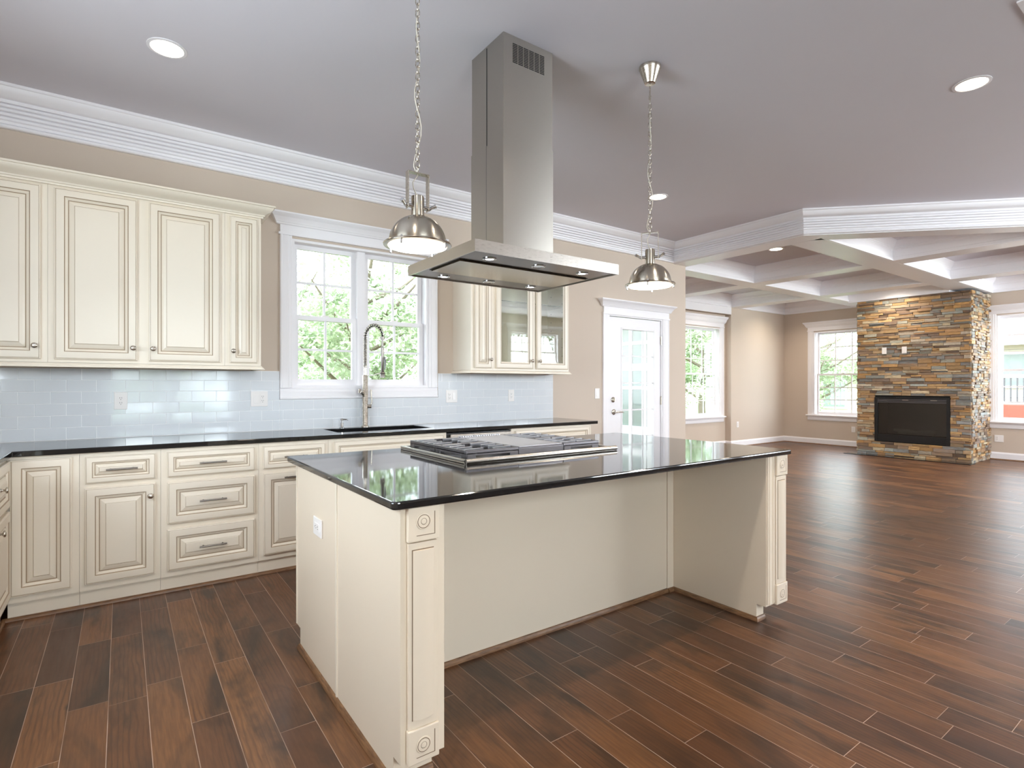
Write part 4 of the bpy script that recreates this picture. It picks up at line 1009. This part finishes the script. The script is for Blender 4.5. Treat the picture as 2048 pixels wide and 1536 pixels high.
for yy, zz, L, an, dx in ((3.68, .055, .52, 4, .2), (3.55, .085, .36, -22, .16), (3.84, .09, .34, 25, .17)):
    q = R(an); h_ = Vector((sin(q)*.35, cos(q), sin(q)*.12)).normalized()*L/2; cc = Vector((x0+dx, yy, c+.10+zz))
    MB().tube([cc-h_, cc-h_*.4+Vector((0, 0, .008)), cc+h_*.3, cc+h_], [.028, .036, .033, .026], 10).build('log', lg, t, smooth=60)
for y, lb, k in ((4.088, 'left white blank plate on the fireplace stone', 'blank'), (3.78, 'right white plate with outlet on the fireplace stone', 'rocker')):
    outlet('wall_plate', lb, (FXF-.022, y, 1.876), R(-90), [k], 'outlet')

# ------------------------------------------------------------------ outdoors
struct(MB().box(-30, 60, 6.85, 50, -.75, -.6).box(12.4, 60, -30, 6.85, -.75, -.6).box(-30, 12.4, -40, -3.3, -.75, -.6).build('ground', M['grass']))
M['bounce_paving'] = paint('pale_bounce_paving', srgb(190, 188, 182), .9, .1, .3, 12)
struct(MB().box(-6, -1.33, -9, 12, -.6, -.55).box(-1.33, 12.26, -9, -3.2, -.6, -.55).box(12.3, 16, -3.2, 12, -.6, -.55).build('path', M['bounce_paving']))  # unseen pale ground, added to bounce neutral light indoors
def foliage(seed, ncl, nlf, rx, rz, zc, lf, cols):
    r = random.Random(seed); mb = MB(); mb.c = []
    for _ in range(ncl):
        d = Vector((r.gauss(0, 1), r.gauss(0, 1), r.gauss(0, 1))).normalized(); q = r.uniform(.35, 1)
        c = Vector((d.x*rx*q, d.y*rx*q, zc+d.z*rz*q)); cr = r.uniform(.25, .5)*rx*.55
        b = r.choice(cols); k0 = r.uniform(.75, 1.2)
        for _ in range(nlf):
            p = c+Vector((r.gauss(0, .5), r.gauss(0, .5), r.gauss(0, .32)))*cr
            a = Vector((r.gauss(0, 1), r.gauss(0, 1), r.gauss(-.2, .6))).normalized(); s = a.cross(Vector((r.gauss(0, .4), r.gauss(0, .4), 1))).normalized()
            L = lf*r.uniform(.6, 1.3); W_ = L*.3; up_ = s.cross(a)*L*.08
            k = k0*r.uniform(.8, 1.2)
            mb.add([p, p+a*L*.5+s*W_+up_, p+a*L, p+a*L*.5-s*W_+up_], [(0, 1, 2, 3)], 0, None, (b[0]*k, b[1]*k, b[2]*k, 1))
    return mb
GR = [(.44, .51, .33), (.52, .59, .40), (.36, .44, .27), (.60, .66, .48)]
def tree_proto(name, label, loc, seed, rx, rz, zc, ncl, nlf, lf, th):
    t = thing(name, label, 'tree', loc, 0)
    foliage(seed, ncl, nlf, rx, rz, zc, lf, GR).build('foliage', M['leaf'], t, world=False, fix=False)
    r = random.Random(seed+1); mb = MB().tube([(0, 0, 0), (.05, .03, zc*.4), (-.04, .06, zc*.8), (.02, 0, zc+rz*.5)], [th, th*.8, th*.6, th*.25], 9)
    for _ in range(9):
        a = r.uniform(0, 6.28); z = zc+r.uniform(-.7, .4)*rz; e = Vector((cos(a)*rx*.75, sin(a)*rx*.75, z+rz*.35))
        mb.tube([(0, 0, z-.25), e*.5+Vector((0, 0, z*.42)), e], [th*.4, th*.25, th*.08], 6)
    mb.build('trunk', M['bark'], t, smooth=60, world=False); return t
A = tree_proto('leafy_tree', '', (3.7, 10.1, -.6), 1, 2.0, 2.2, 2.9, 85, 130, .115, .14)
B = tree_proto('leafy_tree', '', (3.5, 15.6, -.6), 5, 2.4, 2.6, 3.3, 95, 130, .125, .16)
gl = 'leafy green tree in the garden behind the kitchen window'
for o in (A, B): o['label'] = gl; o['group'] = 'trees behind the kitchen window'
for P_, x, y, z in ((A, 9.2, 10.4, 1), (B, 9.6, 15.8, 2), (B, 6.6, 21.6, 3), (B, .5, 21.4, 4), (B, 12.7, 21.8, 5)): copy_tree(P_, None, (x, y, -.6), z)
for P_, x, y, z, lb, g in ((A, 15.6, 11.0, 2.2, 'leafy tree outside the recessed nook window', None), (B, 21.2, 16.6, .4, 'larger leafy tree farther out past the nook window', None),
                           (A, 18.7, 9.0, 1.1, 'leafy tree above the neighbouring roof in the left fireplace window', None), (B, 33.5, 16, 2.7, 'tall tree behind the low neighbouring house', None),
                           (A, .8, -9, .5, 'leafy tree in the front yard behind the camera', None), (B, 7.2, -10.5, 3.3, 'leafy tree before the added high front window', None), (A, 13, -10, 2, 'leafy tree at the far end of the front yard', None)):
    c = copy_tree(P_, None, (x, y, -.6), z, lb)
    if 'group' in c: del c['group']
    if lb.startswith('leafy tree above'): c.scale = (1, 1, .85)
# white framed screens on the porch side of the return wall
t = thing('porch_screen', 'white framed grey porch screen seen through the glazed back door', 'screen', (5.97, 5.6, -.1))
mb = MB()
for y in (4.82, 5.14, 5.42, 5.70, 6.05, 6.40): mb.box(5.955, 5.995, y-.022, y+.022, -.1, 2.6)
mb.box(5.93, 5.995, 4.74, 5.08, -.1, 2.6)
for z, h in ((.18, .12), (.62, .06), (1.225, .022), (1.52, .05), (1.865, .025), (2.35, .06)): mb.box(5.958, 5.993, 4.74, 6.42, z-h, z+h)
mb.build('frame', M['trim'], t)
MB().box(5.975, 5.985, 5.08, 6.40, -.1, 2.5).build('screen_panel', M['screen'], t)
deck = struct(MB().box(-1, 5.99, 4.72, 8, -.2, -.1).build('deck_floor', M['oak']))
t = thing('patio_chair', 'white metal patio chair on the porch beyond the back door', 'chair', (5.55, 5.55, -.1))
mb = MB()
for x in (5.42, 5.68):
    for y in (5.4, 5.68): mb.cyl((x, y, -.1), (x, y, .36), .012, 8)
mb.build('legs', M['trim'], t)
MB().box(5.40, 5.70, 5.38, 5.70, .36, .38).build('seat', M['trim'], t, bevel=.005)
mb = MB()
for k in range(5): y = 5.40+k*.07; mb.cyl((5.69, y, .38), (5.72, y, .98), .008, 8)
mb.cyl((5.72, 5.38, .98), (5.72, 5.70, .98), .012, 8).build('backrest', M['trim'], t)
def house(label, x0, x1, y0, y1, zb, ze, zr, mat, windows):
    t = thing('neighbour_house', label, 'house', ((x0+x1)/2, (y0+y1)/2, -.6))
    MB().box(x0, x1, y0, y1, zb, ze).build('walls', mat, t)
    o_ = .5; ym = (y0+y1)/2
    v = [(x0-o_, y0-o_, ze), (x1+o_, y0-o_, ze), (x1+o_, y1+o_, ze), (x0-o_, y1+o_, ze), (x0+1.2, ym, zr), (x1-1.2, ym, zr)]
    MB().add(v, [(0, 1, 2, 3), (0, 1, 5, 4), (2, 3, 4, 5), (3, 0, 4), (1, 2, 5)]).build('roof', M['roof'], t)
    MB().box(x0-o_-.02, x0-o_+.02, y0-o_, y1+o_, ze-.1, ze+.04).build('fascia', M['trim'], t)
    for y, z, wy, wz in windows:
        f = MB().box(x0-.05, x0, y-wy-.08, y+wy+.08, z-wz-.08, z+wz+.08).build('window', M['trim'], t)
        MB().box(x0-.06, x0-.051, y-wy, y+wy, z-wz, z+wz).build('pane', M['screen'], f)
    return t
house('low neighbouring house with beige siding in the left fireplace window', 23, 29, 8.6, 12.6, -.6, 1.75, 2.75, M['siding'], [(10.2, .9, .4, .5)])
h2 = house('neighbouring house with pale siding in the right fireplace window', 21, 27, .6, 5.6, -.6, 2.5, 4.6, M['siding'], [(4.4, 1.7, .4, .45), (2.4, 1.7, .4, .45)])
t = thing('porch_railing', 'white picket porch railing before the house in the right fireplace window', 'railing', (18.6, 4, -.6))
mb = MB().box(18.55, 18.65, 2.4, 6.2, 1.45, 1.53).box(18.57, 18.63, 2.4, 6.2, .78, .83)
mb.build('rails', M['trim'], t)
for k in range(30): MB().box(18.585, 18.615, 2.45+k*.126, 2.48+k*.126, .83, 1.45).build('picket', M['iron'], t)
MB().box(18.4, 19.4, 2.4, 6.2, -.6, .75).build('brick_base', M['brick'], t)
